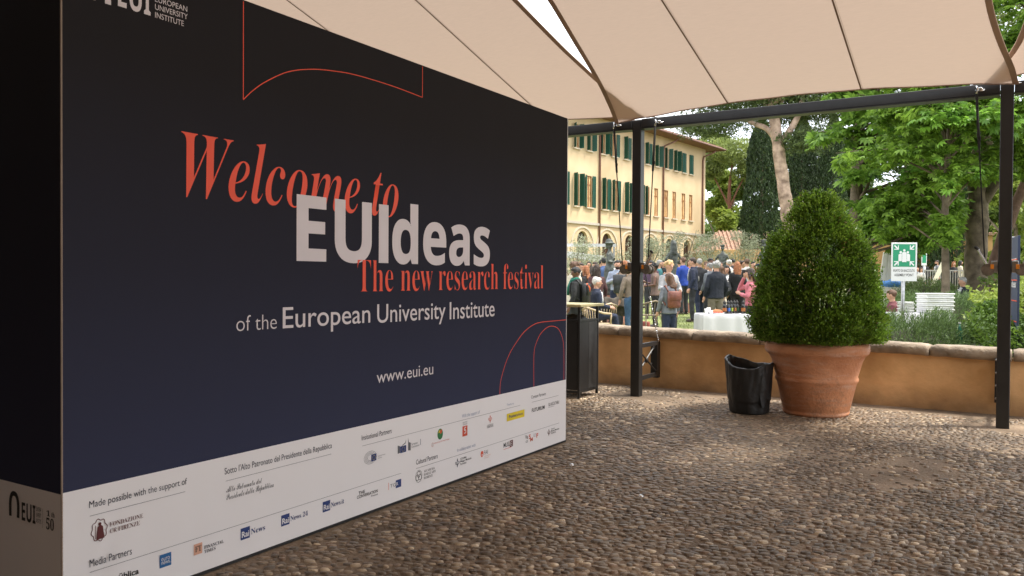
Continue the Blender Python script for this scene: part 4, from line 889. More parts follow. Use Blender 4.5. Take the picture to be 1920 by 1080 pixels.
mb = MB(); rs = 60; n2 = int((E1-E0)/.3)
mb.add([(1.35, E0, 13.56), (1.35, E1+.1, 13.56), (-7, E1-8, 16.0), (-7, E0, 16.0)], [(0, 1, 2, 3)]).add([(1.35, E1+.1, 13.56), (-15.3, E1+.1, 13.56), (-7, E1-8, 16.0)], [(0, 1, 2)]).add([(-15.3, E0, 13.56), (-15.3, E1+.1, 13.56), (-7, E1-8, 16.0), (-7, E0, 16)], [(3, 2, 1, 0)])
rf = mb.build('roof', tile, vl)
mb = MB()
for i in range(n2):
    s = E0+.15+i*.3; h_ = min(8.3, (E1-s)) if s > E1-8.3 else 8.3
    if h_ > .3: mb.tube([(1.38, s, 13.60), (1.38-h_, s, 13.60+h_*.292)], .085, 5)
o = mb.build('roof_tiles', tile, rf); o['kind'] = 'stuff'
MB().tube([(1.40, E0, 13.50), (1.40, E1+.12, 13.50), (-3, E1+.12, 13.50)], .09, 8).build('gutter', pip, vl, True)
# ------------------------------------------------------------------ ochre outbuilding with tiled roof
ob = empty('outbuilding', (-17.2, 61, .6), R(25), 'small ochre outbuilding with a clay tile roof right of the villa', 'building')
ochre = mat('ochre stucco', (.50, .29, .12), .85, .12, .6)
MB().bbox(-2.6, 6.5, 0, 6, -.5, 2.75, .01).build('wall', ochre, ob)
rf = MB().add([(-3.0, -.5, 2.6), (6.8, -.5, 2.6), (5.2, 3, 4.3), (-1.2, 3, 4.3), (-3, 6.5, 2.6), (6.8, 6.5, 2.6)], [(0, 1, 2, 3), (1, 5, 2), (5, 4, 3, 2), (4, 0, 3)]).build('roof', tile, ob)
mb = MB()
for i in range(32): s = -2.9+i*.305; s2 = min(5.2, max(-1.2, s)); k_ = 1 if -1.2 <= s <= 5.2 else (1-(max(-1.2-s, s-5.2)/1.8)); mb.tube([(s, -.52, 2.63), (s, -.5+3.5*max(.1, k_), 2.63+1.7*max(.1, k_))], .09, 5)
o = mb.build('roof_tiles', tile, rf); o['kind'] = 'stuff'
ob2 = empty('garden_house', (-3.9, 62, .6), R(20), 'ochre garden house glimpsed between the bush and the chestnut leaves', 'building')
MB().bbox(-4.5, 3.2, 0, 5, -.5, 3.6, .01).build('wall', ochre, ob2); MB().bbox(-4.8, 3.5, -.3, 5.3, 3.603, 3.8, .02).build('roof', tile, ob2)
MB().bbox(-1.6, -.6, -.02, -.005, .2, 2.3, .004).build('door', frm, ob2)
ob3 = tag(MB().bbox(-3, 3, 0, .4, -.5, 2.5, .02).build('ochre_wall', ochre), 'tall ochre wall piece behind the fourth statue', 'wall'); ob3.location = (-12.2, 49, .45); ob3.rotation_euler = (0, 0, .5)
# ------------------------------------------------------------------ bronze statues on rusty pedestals
bronze = mat('weathered bronze', (.030, .033, .030), .6, .35, 5, .7, 16, col2=(.085, .095, .085), metal=.25)
corten = mat('rusty steel pedestal', (.20, .075, .045), .8, .2, 2.5, .3, 30, col2=(.30, .13, .085))
def statue(x, y, z0, h, rz, lab, hat, pose, ped=(.62, .5)):
    g = empty('statue', (x, y, terr(y)), rz, lab, 'statue', 'bronze female statues on rusty pedestals'); zb = z0-terr(y); a, b = ped
    MB().add([(-a, -a*.6, -.1), (a, -a*.6, -.1), (a, a*.6, -.1), (-a, a*.6, -.1), (-b*.55, -b*.5, zb), (b*.55, -b*.5, zb), (b*.55, b*.5, zb), (-b*.55, b*.5, zb)], [(0, 3, 2, 1), (4, 5, 6, 7), (0, 1, 5, 4), (1, 2, 6, 5), (2, 3, 7, 6), (3, 0, 4, 7)]).build('pedestal', corten, g)
    s = h/1.9; mb = MB(); X = lambda v: (v[0]*s, v[1]*s, zb+v[2]*s)
    mb.loft([(X((.0, 0, 0)), .27*s, .24*s), (X((0, 0, .06)), .28*s, .24*s), (X((0, 0, .45)), .235*s, .19*s), (X((.01, 0, .85)), .20*s, .16*s), (X((0, 0, 1.02)), .15*s, .12*s), (X((0, .01, 1.2)), .165*s, .13*s), (X((0, 0, 1.38)), .185*s, .10*s), (X((0, 0, 1.46)), .08*s, .06*s), (X((0, 0, 1.50)), .045*s, .045*s), (X((0, 0, 1.57)), .045*s, .045*s)], 16)
    mb.ell(X((0, .01, 1.66)), (.075*s, .09*s, .11*s)); mb.ell(X((0, .105, 1.65)), (.015*s, .02*s, .03*s))
    for s_ in (-1, 1): mb.ell(X((.06*s_, .085, 1.28)), (.05*s, .045*s, .05*s))
    if hat == 'hat': mb.ell(X((.02, .02, 1.73)), (.20*s, .19*s, .035*s)); mb.ell(X((0, -.01, 1.79)), (.12*s, .13*s, .10*s)); mb.ell(X((-.05, -.09, 1.66)), (.08*s, .07*s, .12*s))
    if hat == 'veil': mb.loft([(X((0, -.03, 1.35)), .15*s, .10*s), (X((0, -.02, 1.55)), .12*s, .11*s), (X((0, -.01, 1.72)), .105*s, .11*s), (X((0, 0, 1.84)), .06*s, .06*s)], 14)
    if hat == 'crown':
        for k in range(7): mb.ell(X((.07*math.cos(k*.9), .07*math.sin(k*.9), 1.76)), (.04*s, .04*s, .045*s), 8, 6)
    if hat == 'box': mb.box(*[X((-.09, 0, 0))[0], X((.09, 0, 0))[0]], -.09*s, .09*s, zb+1.76*s, zb+1.92*s)
    if hat == 'bun': mb.ell(X((0, -.09, 1.72)), (.06*s, .06*s, .06*s))
    def arm(pts): mb.tube([X(p) for p in pts], [.05*s, .04*s, .032*s, .022*s][:len(pts)], 8); e_ = X(pts[-1]); mb.ell(e_, (.03*s, .04*s, .02*s), 8, 6)
    if pose == 'chest': arm([(.15, 0, 1.38), (.21, .04, 1.12), (.08, .17, 1.10)]); arm([(-.15, 0, 1.38), (-.20, .05, 1.15), (-.02, .17, 1.24)])
    if pose == 'hip': arm([(.15, 0, 1.38), (.30, -.02, 1.17), (.14, .06, 1.02)]); arm([(-.15, 0, 1.38), (-.30, -.02, 1.17), (-.14, .08, 1.00)])
    if pose == 'low': arm([(.15, 0, 1.38), (.30, .0, 1.14), (.10, .14, .98)]); arm([(-.15, 0, 1.38), (-.28, .02, 1.14), (.02, .18, 1.0)])
    o = mb.build('figure', bronze, g, True); remesh_later(o, .020, .008, 9, 2)
statue(-9.19, 20.18, .78, 1.54, YAW-PI/2-.5, 'bronze statue of a woman in a hat with folded arms, left of the post', 'hat', 'chest', (.72, .6))
statue(-9.47, 25.85, .73, 1.84, YAW+.3, 'bronze statue of a veiled woman with elbows out, just right of the post', 'veil', 'hip')
statue(-10.17, 33.63, .85, 1.90, YAW+PI-.4, 'slender bronze woman with curled hair and clasped hands above the crowd', 'crown', 'low')
statue(-9.48, 37.57, .95, 2.05, YAW+PI+.4, 'bronze woman with a square headdress beside the top left of the bush', 'box', 'low')
# ------------------------------------------------------------------ garden furniture
cw = mat('beige chair plastic', (.56, .42, .27), .5, .08, 4)
def chair(loc, rz, label, m=cw, grp='garden chairs on the lawn'):
    g = empty('garden_chair', loc, rz, label, 'chair', grp)
    for sx_ in (-1, 1):
        MB().tube([(sx_*.20, .20, .45), (sx_*.235, .24, 0)], [.02, .014], 8).build('leg', m, g, True); MB().tube([(sx_*.19, -.20, .45), (sx_*.215, -.26, 0)], [.02, .014], 8).build('leg', m, g, True)
    o = MB().bbox(-.23, .23, -.22, .23, .44, .465, .01).build('seat', m, g, True)
    pts = [(.25, .18, .66), (.28, -.05, .68), (.22, -.24, .74), (0, -.30, .80), (-.22, -.24, .74), (-.28, -.05, .68), (-.25, .18, .66)]
    MB().tube(pts, .022, 8).build('back_rail', m, g, True)
    for k in range(7):
        u = -1+k/3; MB().tube([(u*.20, -.21, .46), (u*.21, -.28+.05*abs(u), .76)], .009, 6).build('slat', m, g, True)
    for sx_ in (-1, 1): MB().tube([(sx_*.22, .19, .46), (sx_*.25, .18, .66)], .018, 8).build('arm_post', m, g, True)
    return g
def coat(loc, rz, m, label, w_=.42, h_=.42, seed=0):
    V = []; F = []; nu, nv = 18, 16
    for j in range(nv+1):
        for i in range(nu+1):
            u = i/nu-.5; v = j/nv; y = -.03+.06*math.cos(v*PI*1.0)*1.2; z = -(abs(v-.35))*h_*1.5+.02*math.sin(u*14+seed)
            V.append((u*w_*(1+.25*abs(v-.35)), (v-.35)*.30*(1 if v < .35 else .35)+.02*math.sin(u*17+seed+v*3), z))
    F = [(j*(nu+1)+i, j*(nu+1)+i+1, (j+1)*(nu+1)+i+1, (j+1)*(nu+1)+i) for j in range(nv) for i in range(nu)]
    o = obj('coat', V, F, m, None, True); so_ = o.modifiers.new('s', 'SOLIDIFY'); so_.thickness = .018; o.location = loc; o.rotation_euler = (0, 0, rz); displace(o, .012, 9, seed)
    tag(o, label, 'coat'); return o
chair((-7.91, 17.05, terr(17.05)), YAW+.5, 'beige plastic armchair with coats thrown over its back, left of the steel post')
coat((-7.93, 16.9, terr(17)+.84), YAW+.5, mat('black coat cloth', (.015, .016, .022), .8, .2, 8), 'black jacket hung over the back of the beige armchair', .34, .40, 3)
coat((-7.68, 17.3, terr(17.3)+.93), YAW+.25, mat('taupe coat cloth', (.085, .070, .055), .85, .2, 8), 'taupe coat thrown over the beige armchair and hanging to its right', .62, .44, 1)
chair((-7.25, 18.3, terr(18.3)), YAW+.2, 'woven grey-brown chair just right of the steel post', mat('woven chair', (.22, .17, .11), .7, .2, 30))
chair((-7.47, 15.8, terr(15.8)), YAW-1.0, 'beige chair under the seated white-haired man')
hbg = MB().bbox(-.10, .10, -.05, .05, 0, .26, .03).build('handbag', mat('brick red bag', (.28, .06, .04), .6, .15), None, True); hbg.location = (-7.55, 18.75, terr(18.75)+.0); tag(hbg, 'brick red handbag standing on the grass beside the woven chair', 'bag')
# white serving boxes on a clothed side table, right of the sign
zt = terr(16.8)
st = empty('side_table', (-1.30, 16.85, zt), YAW, 'side table under a white cloth between the rosemary hedges', 'table')
MB().bbox(-.62, .36, -.28, .28, .02, .78, .01).build('tablecloth', cloth, st, True); MB().box(-.6, .34, -.26, .26, 0, .019).build('base', wood, st)
for k in range(5):
    b = empty('serving_lid', (-1.14, 16.86, zt+.785+k*.072), YAW+.02*math.sin(k*5), ['lowest', 'second lowest', 'middle', 'second highest', 'topmost'][k]+' white foam box lid of the stack behind the rosemary', 'box lid', 'stacked white foam box lids')
    MB().bbox(-.245, .245, -.2, .2, 0, .05, .014).build('tray', white, b, True); MB().bbox(-.26, .26, -.215, .215, .051, .070, .008).build('rim', white, b, True)
for k in range(7):
    o = MB().lathe([(0, 0), (.10, .0), (.145, .012), (.147, .02), (0, .016)], n=32).build('plate', white, None, True); o.location = (-1.60+.012*math.sin(k*3), 16.58+.01*math.cos(k*2), zt+.782+k*.030)
    tag(o, ['lowest', 'second lowest', 'third lowest', 'middle', 'third highest', 'second highest', 'topmost'][k]+' white plate in the round stack left of the foam box lids', 'plate', 'stacked white plates beside the foam lids')
# white display boards beyond the bush
brd = mat('white board', (.70, .67, .60), .6, .06, 2)
for x, y, rz, h, tl, lb in ((-3.36, 27.2, YAW+.3, 1.95, .10, 'white board leaning beside the bush, left one of the pair'), (-3.12, 27.4, YAW+.1, 1.93, .04, 'white board standing beside the left leaning one'), (-2.72, 27.5, YAW-.2, 1.35, -.14, 'lower white board tilted under the assembly sign'), (-2.52, 27.9, YAW+.2, 1.25, .12, 'small white board just right of the tilted low one')):
    o = MB().bbox(-.19, .19, -.02, .02, 0, h, .004).build('display_board', brd); o.location = (x, y, terr(y)); o.rotation_euler = (.08, tl, rz); tag(o, lb, 'board', 'white boards leaning beyond the bush')
o = MB().bbox(-.10, .10, -.02, .02, 0, 1.85, .004).build('leaning_board', mat('cream board', (.72, .66, .50), .6, .05)); o.location = (-3.22, 42.5, terr(42.5)); o.rotation_euler = (0, .42, YAW); tag(o, 'long cream board leaning diagonally against the railing', 'board')
g = empty('path_sign', (-3.35, 42.3, terr(42.3)), YAW, 'narrow green and white sign seen at an angle beside the leaning cream board', 'sign'); MB().tube([(0, 0, 0), (0, 0, 2.1)], .035, 8).build('pole', metalm, g, True); MB().bbox(-.12, .12, -.05, -.036, 1.55, 2.1, .003).build('plate', SW, g); MB().box(-.09, .09, -.054, -.0505, 1.66, 2.07).build('green_panel', SGN, g)
g = empty('blue_cloth', (-2.95, 26.8, terr(26.8)), 0, 'bright blue cloth bundle on a crate beside the bush', 'cloth'); o = MB().ell((0, 0, 1.0), (.35, .22, .12), 16, 10).build('bundle', mat('blue cloth', (.06, .22, .55), .6), g, True); displace(o, .05, 8, 4); MB().bbox(-.3, .3, -.2, .2, 0, .9, .01).build('crate', brd, g)
# railing
rl = empty('railing', (-2.35, 45.4, terr(45)), R(-3)+YAW, 'pale metal railing with vertical bars behind the hedges', 'railing'); rm = mat('railing paint', (.32, .30, .27), .5, .1)
for z in (.18, 1.28): MB().box(-1.3, 3.2, -.02, .02, z, z+.05).build('rail', rm, rl)
for k in range(37): MB().box(-1.28+k*.12, -1.25+k*.12, -.012, .012, .232, 1.278).build('bar', rm, rl)
gt = empty('wooden_gate', (-1.75, 44.9, terr(45)), YAW+.1, 'weathered grey plank fence right of the thin chestnut trunk', 'fence')
for k in range(9): MB().bbox(k*.16-.10, k*.16+.045, -.02, .02, 0, 1.32+.04*k, .006).build('plank', mat('grey planks', (.30, .26, .20), .8, .2, 6), gt)
MB().box(-.12, 1.4, .022, .05, .3, .4).build('rail', mat('grey planks', (.3, .26, .2)), gt); MB().box(-.12, 1.4, .022, .05, 1.0, 1.1).build('rail', mat('grey planks', (.3, .26, .2)), gt)
# festival banner by the right post
bnr = empty('festival_banner', (.075, 11.27, terr(11.3)), R(-84), 'narrow navy festival banner with red lines behind the right-hand post', 'banner')
zb_ = terr(11.3)
MB().bbox(-.30, .30, -.012, .012, .5, 1.775-zb_, .002).build('board', mat('navy banner', (.025, .04, .09), .6, .1), bnr); MB().bbox(-.345, -.303, -.025, .025, .3, 1.79-zb_, .003).build('frame_edge', WPR, bnr); MB().bbox(-.40, -.35, -.075, -.035, .3, 1.66-zb_, .003).build('wooden_strut', mat('raw wood', (.35, .20, .11), .7), bnr)
for k in range(4): o = MB().box(-.28, .28, -.016, -.0125, .78-zb_+k*.24, .79-zb_+k*.24).build('red_line', RED, bnr)
class PB:
    parent = bnr
    def __call__(s, x, y, e_): return np.stack([x, 0*x-.0145-e_, y-zb_], 1)
pb = PB(); text('EUI', 'sb', -.26, .20, 1.42, 1.52, WPR, 1, place=pb); text('Ideas', 'sb', -.26, .20, 1.18, 1.26, WPR, 1, place=pb); text('festival', 'n', -.26, .20, .60, .68, WPR, 1, place=pb)
# marquee bars at the far left of the crowd
g = empty('marquee', (-17, 33.5, terr(33.5)), YAW, 'white marquee awning with a grey top bar behind the left part of the crowd', 'marquee')
MB().box(-2.2, 1.9, -.06, .06, 2.44, 2.58).build('top_bar', mat('grey bar', (.42, .42, .42), .5), g)
for x in (-2.1, 1.8): MB().box(x-.04, x+.04, -.04, .04, 0, 2.438).build('post', metalm, g)
MB().add([(-2.2, -1.2, 2.40), (1.2, -1.2, 2.0), (1.2, -1.18, 1.72), (-2.2, -1.18, 2.12), (-2.2, .2, 2.36), (1.2, .2, 1.96)], [(0, 3, 2, 1), (0, 1, 5, 4)]).build('awning', WPR, g)
bt = empty('water_bottle', (-.52, 11.9, terr(12)+.78), 0, 'green glass bottle on the grey ledge beside the front rosemary hedge', 'bottle'); MB().lathe([(0, 0), (.035, 0), (.037, .02), (.037, .15), (.015, .2), (.013, .25), (0, .25)], n=16).build('glass_body', mat('green glass', (.01, .10, .06), .1), bt, True); MB().lathe([(.015, .25), (.015, .265), (0, .265)], n=12).build('cap', white, bt)
pth = obj('garden_path', [(-.50, 11.0, .42), (-.22, 11.15, .42), (-.02, 14.4, .50), (-.35, 14.4, .50), (-.50, 11.0, -.4), (-.22, 11.15, -.4), (-.02, 14.4, -.4), (-.35, 14.4, -.4)], [(0, 1, 2, 3), (0, 4, 5, 1), (1, 5, 6, 2), (2, 6, 7, 3), (3, 7, 4, 0)], mat('grey ledge', (.22, .20, .17), .9, .2, 5, .3)); tag(pth, kind='structure')
bt.location.z = .452
# ------------------------------------------------------------------ people
PC = dict(greyfab=(.15, .16, .18), navy=(.012, .018, .042), palegrey=(.33, .33, .34), charc=(.030, .031, .036), blacknavy=(.011, .014, .024), royal=(.012, .045, .28), taupe=(.155, .105, .085), taupe2=(.20, .155, .115), black=(.012, .012, .013),
 cream=(.55, .48, .38), white=(.62, .60, .57), pink=(.50, .15, .18), purple=(.09, .05, .09), teal=(.03, .15, .17), maroon=(.075, .030, .030), maroon2=(.12, .032, .037), denim=(.06, .10, .22), paleblue=(.33, .38, .47), tan=(.34, .23, .15), red=(.48, .03, .04), yellow=(.50, .38, .12), rust=(.40, .11, .045), orange=(.70, .12, .03),
 navytr=(.018, .026, .055), khaki=(.16, .135, .10), jeans=(.04, .085, .15), green=(.01, .13, .09), leather=(.17, .055, .035), dark=(.04, .042, .045))
HC = dict(hbrown=(.10, .048, .025), hdark=(.035, .02, .013), hgrey=(.28, .27, .26), hblack=(.009, .008, .008), hginger=(.28, .10, .035), hwhite=(.55, .52, .48), hblond=(.55, .36, .17))
def clothm(k): return mat('cloth '+k, PC[k], .85, .22, 7, .45, 30)
skinL = mat('skin', (.52, .29, .20), .5, .1, 9, spec=.4); skinD = mat('dark skin', (.13, .058, .035), .5, .1, 9); shoem = mat('shoe leather', (.04, .022, .016), .4, .2); eyem = mat('eye dark', (.02, .014, .012), .3); lipm = mat('lip', (.36, .12, .09), .5); shirtm = mat('shirt white', (.62, .62, .62), .8)
PEOPLE = [
(-5.59,15.09,-0.19,1.55,0.89,'woman with long wavy brown hair and a brown leather backpack over a grey jacket','long:hbrown jk:greyfab tr:navytr pack:leather hairlen:.2'),
(-7.46,21.92,0.05,1.78,1.85,'man in navy blazer with elbow patches, hand in pocket, standing beside the white table','short:hdark jk:navy tr:charc patch armL:pocket'),
(-6.03,16.24,-0.15,1.79,-2.25,'blond man in pale grey blazer standing behind the woman with the leather backpack','blond jk:palegrey tr:charc hold collar'),
(-7.59,22.90,0.06,1.77,0.63,'balding man in charcoal suit seen from behind, walking beside the navy blazer','short:hgrey jk:charc tr:navytr stride'),
(-5.81,18.71,-0.07,1.74,0.72,'grey curly-haired man seen from behind in black jacket and khaki trousers','curly:hgrey jk:blacknavy tr:khaki wide'),
(-8.82,25.08,0.10,1.83,1.07,'man in royal blue jacket seen from behind in front of the second statue','short:hbrown jk:royal tr:charc'),
(-7.75,19.87,-0.02,1.67,1.94,'woman in sleeveless brown tunic and black trousers beside the post','curly:hblack jk:taupe tr:black sleeveless dark hold'),
(-6.18,20.82,0.01,1.59,3.60,'pale-faced woman with long black hair facing the camera in a black jacket','long:hblack jk:black tr:black collar hold'),
(-5.81,20.47,-0.00,1.69,0.28,'woman with long ginger hair seen from behind in black blazer','long:hginger jk:black tr:black hairlen:.42'),
(-6.10,20.05,-0.02,1.61,1.59,'person in long cream skirt half hidden behind the grey-haired man','long:hbrown jk:cream tr:cream skirt'),
(-6.82,25.12,0.10,1.77,0.72,'man in loose white shirt seen from behind near the bush','short:hbrown jk:white tr:khaki'),
(-4.30,16.11,-0.16,1.63,1.94,'woman in pink sweater holding a phone to her ear beside the bush','long:hdark jk:pink tr:black phone hairlen:.12'),
(-5.73,22.27,0.05,1.61,2.29,'person in dark blue cap half hidden behind the bush','short:hdark jk:navy tr:charc cap'),
(-7.76,23.96,0.08,1.68,-2.07,'young man with brown hair and white shirt right of the charcoal suit','short:hbrown jk:white tr:charc'),
(-8.40,26.50,0.12,1.80,3.51,'tall man with curly black hair behind the grey-haired man','curly:hblack jk:black tr:black dark'),
(-7.18,22.56,0.06,1.63,1.07,'older person with wavy grey hair behind the black jacket','curly:hgrey jk:greyfab tr:charc'),
(-8.97,22.64,0.06,1.72,3.60,'dark-haired bearded man in purple shirt right of the post','short:hblack jk:purple tr:charc beard'),
(-9.51,24.65,0.09,1.75,-1.20,'grey-haired man in teal shirt behind the woman in the brown tunic','short:hgrey jk:teal tr:charc'),
(-7.47,14.78,-0.20,1.68,1.77,'man in black jacket and green scarf with black and orange backpack','short:hblack jk:black tr:black dark scarf:green pack:black'),
(-7.57,15.88,-0.16,1.44,-0.85,'white-haired man in navy suit seated beside the first statue','short:hwhite jk:navy tr:navytr seat'),
(-8.17,17.27,-0.12,1.70,0.81,'woman with long dark brown hair in maroon coat left of the first statue','long:hdark jk:maroon tr:maroon hairlen:.4 skirt'),
(-10.56,22.85,0.06,1.82,0.89,'man in blue denim jacket behind the first statue','short:hblack jk:denim tr:charc'),
(-8.80,19.82,-0.03,1.76,3.60,'smiling bearded man in pale blue shirt and open navy jacket','short:hblack jk:paleblue tr:navytr beard hold'),
(-8.03,18.53,-0.07,1.76,-0.15,'person in tan jacket with dark backpack right of the bearded man','short:hginger jk:tan tr:charc pack:dark'),
(-7.28,17.23,-0.12,1.70,0.72,'man in taupe jacket and blue jeans standing behind the steel post','short:hdark jk:taupe2 tr:jeans'),
(-9.17,19.01,-0.05,1.61,-0.68,'woman in red blouse among the crowd on the left','long:hdark jk:red tr:black hold'),
(-8.85,18.03,-0.09,1.65,1.59,'woman with ginger hair in black jacket, left part of the crowd','long:hginger jk:black tr:black'),
(-7.97,15.64,-0.17,1.78,-0.50,'brown-haired man behind the man with the green scarf','curly:hbrown jk:cream tr:charc'),
(-10.71,21.58,0.04,1.66,2.81,'person in dark coat with pale scarf in left crowd','short:hdark jk:black tr:black scarf:cream'),
(-12.73,26.21,0.11,1.73,3.69,'woman facing the camera in a yellow cardigan at the far left crowd','long:hblack jk:yellow tr:charc'),
(-11.66,24.52,0.09,1.70,2.29,'person in grey blazer in the crowd left of the first statue','short:hdark jk:greyfab tr:charc'),
(-13.25,28.24,0.14,1.79,-1.02,'tall person in black suit in the far crowd left of the first statue','short:hblack jk:black tr:black'),
(-15.27,30.52,0.18,1.83,3.34,'man in pale blue shirt at the far left behind the crowd','short:hbrown jk:paleblue tr:charc'),
(-13.72,30.29,0.17,1.78,3.69,'woman in white blouse just right of the first statue','long:hbrown jk:white tr:black'),
(-12.17,27.72,0.14,1.74,0.89,'person in charcoal jacket behind the tan jacket','curly:hdark jk:charc tr:charc'),
(-12.73,29.72,0.17,1.77,3.51,'grey-haired person in navy cardigan left of the post','short:hgrey jk:navy tr:charc'),
(-11.35,28.22,0.14,1.74,2.12,'person in cream shirt just right of the post, far back','short:hbrown jk:cream tr:charc'),
(-11.55,30.44,0.18,1.77,-2.42,'woman in black dress between the post and the blond man','long:hblack jk:black tr:black skirt'),
(-10.70,29.78,0.17,1.76,1.24,'man in white shirt behind the blond man','short:hdark jk:white tr:navytr'),
(-11.01,31.94,0.20,1.80,3.69,'woman in rust red top beyond the navy blazer','long:hbrown jk:rust tr:black'),
(-11.04,33.09,0.22,1.78,2.64,'man in grey jumper beyond the charcoal suit','short:hblack jk:greyfab tr:charc'),
(-9.02,29.64,0.16,1.71,3.16,'woman in black coat beside the third statue','long:hdark jk:black tr:black'),
(-8.18,27.80,0.14,1.76,0.72,'white-haired man in white jacket right of the third statue','curly:hwhite jk:white tr:khaki'),
(-9.19,31.87,0.20,1.83,1.07,'man in black T-shirt with hands held together right of the third statue','short:hblack jk:black tr:charc hold'),
(-7.81,28.03,0.14,1.74,-1.55,'woman in maroon cardigan beyond the ginger-haired woman','curly:hdark jk:maroon tr:black'),
(-7.20,27.23,0.13,1.70,-2.42,'man with black hair in orange shirt left of the bush','short:hblack jk:rust tr:charc'),
(-1.94,17.54,-0.11,1.18,1.77,'brown-haired man in maroon jacket seated beside the sign pole','short:hbrown jk:maroon2 tr:charc seat'),
(-0.95,22.83,0.06,1.27,2.29,'man in dark jacket seated by the thick trunk holding a phone','short:hgrey jk:blacknavy tr:charc seat hold'),
(-3.86,49.16,0.46,1.80,3.51,'man in black suit and tie standing by the grey railing','short:hdark jk:black tr:black collar'),
(-3.64,44.60,0.39,1.44,3.51,'woman in white top and dark cardigan below the black suit','long:hbrown jk:white tr:black hold'),
(-3.08,47.29,0.43,1.82,2.12,'bearded man in grey shirt beside the leaning cream board','short:hdark jk:greyfab tr:charc beard hold'),
(-2.34,46.57,0.42,1.75,3.69,'ginger-haired woman with white cup leaning on the railing','long:hginger jk:black tr:black hold'),
(-2.16,49.02,0.46,1.82,-1.20,'dark-haired woman in cream top right of the cup holder at the railing','long:hblack jk:cream tr:black hold'),
(-3.91,45.61,0.40,1.46,-2.42,'bald man in dark jacket seated at the railing behind the sign','bald jk:charc tr:charc'),
(-3.74,32.84,0.21,1.66,-1.20,'person in orange shirt behind the white boards','short:hblack jk:orange tr:charc'),
(-3.42,36.54,0.27,1.11,3.16,'child in black top standing below the green sign','short:hblack jk:black tr:black'),
]
def person(x, y, z, H, rz, label, st, idx):
    f = dict(); tok = st.replace('|', ' ').split()
    for t_ in tok:
        if ':' in t_: a, b = t_.split(':'); f[a] = b
        else: f[t_] = True
    woman = 'woman' in label; seat = 'seat' in f; far = math.hypot(x, y) > 26
    s = H/1.75; zo = 0
    if seat: s = max(.92, min(1.02, H/1.33)); zo = H-1.33*s
    rr = random.Random(idx*13+5)
    root = empty('person', (x, y, z+zo), rz, label, 'person', 'guests at the garden party')
    k = .90 if woman else 1.0; kw = k*(1.08 if 'wide' in f else 1)
    dz = -.42 if seat else 0
    def X(p): return (p[0]*s, p[1]*s, p[2]*s)
    def U(p): return (p[0]*s, p[1]*s, (p[2]+dz)*s)      # upper body
    lean = rr.uniform(-.03, .05)
    sh = {sd: (sd*.168*k, .005+lean, 1.385) for sd in (-1, 1)}
    tgt = {}
    for sd in (-1, 1):
        o = rr.uniform(0, .03); tgt[sd] = [(sd*(.235+o)*k, -.02+lean, 1.14), (sd*(.245+o)*k, .05+rr.uniform(0, .06), .90)]
    if far and rr.random() < .4: f['hold'] = True
    if 'hold' in f:
        for sd in ((1, -1) if not far else (1,)): tgt[sd] = [(sd*.25*k, .03, 1.15), (sd*.09, .27, 1.17+.05*sd)]
    if f.get('armL') == 'pocket': tgt[1] = [(.25, -.10, 1.15), (.20, .06, .96)]
    if 'phone' in f: tgt[1] = [(.27, .24, 1.27), (.12, .13, 1.55)]; tgt[-1] = [(-.25, .10, 1.14), (-.10, .22, 1.20)]
    if seat: 
        for sd in (-1, 1): tgt[sd] = [(sd*.24, .05, 1.15), (sd*.12, .30, 1.10)]
    stride = .22 if 'stride' in f else rr.uniform(-.05, .05)
    leg = {}
    for sd in (-1, 1):
        if seat: leg[sd] = [(sd*.09, 0, .50), (sd*.12, .42, .50), (sd*.12, .40+.05*sd, .08)]
        else: leg[sd] = [(sd*.092*k, 0, .92), (sd*.10*k, .02+sd*stride*.6, .49), (sd*.11*k, -.01+sd*stride-(.08 if 'stride' in f and sd < 0 else 0), .08)]
    body = MB(); n = 10
    def torso(mb, e_, z0, z1=1.47, skirt=0):
        prof = [(.78, .175+skirt, .125+skirt), (.86, .172+skirt*.7, .122+skirt*.6), (.95, .168, .118), (1.08, .142 if woman else .155, .105), (1.22, .158, .112), (1.34, .178, .112), (1.395, .168, .098), (1.435, .125, .080), (1.465, .085, .070), (1.495, .060, .060)]
        R_ = [(U((0, lean*(zz-.9)/.5, zz)), (a+e_)*kw*s, (b+e_)*s) for zz, a, b in prof if zz >= z0-.001 and zz <= z1+.001]
        mb.loft(R_, 14)
    torso(body, -.012, .86); 
    hd = U((0, .022+lean, 1.618)); nod = rr.uniform(-.2, .1); turn = rr.uniform(-.35, .35) if far or 'pack' not in f else .5
    hr = Matrix.Rotation(turn, 3, 'Z') @ Matrix.Rotation(nod, 3, 'X'); hw = .93 if woman else 1.0
    def Hd(p): return tuple(Vector(hd)+hr @ (Vector(p)*s))
    body.tube([U((0, lean, 1.43)), U((0, lean+.01, 1.58))], [.058*s*k, .052*s*k], 10)
    body.ell(Hd((0, 0, .01)), (.074*s*hw, .093*s, .105*s), 14, 10, hr); body.ell(Hd((0, .022, -.05)), (.055*s*hw, .062*s, .062*s), 12, 8, hr)
    body.tube([Hd((0, .088, .022)), Hd((0, .108, -.012)), Hd((0, .088, -.022))], [.008*s, .014*s, .012*s], 6); 
    for sd in (-1, 1): body.ell(Hd((sd*.076*hw, -.005, .0)), (.012*s, .02*s, .032*s), 8, 6)
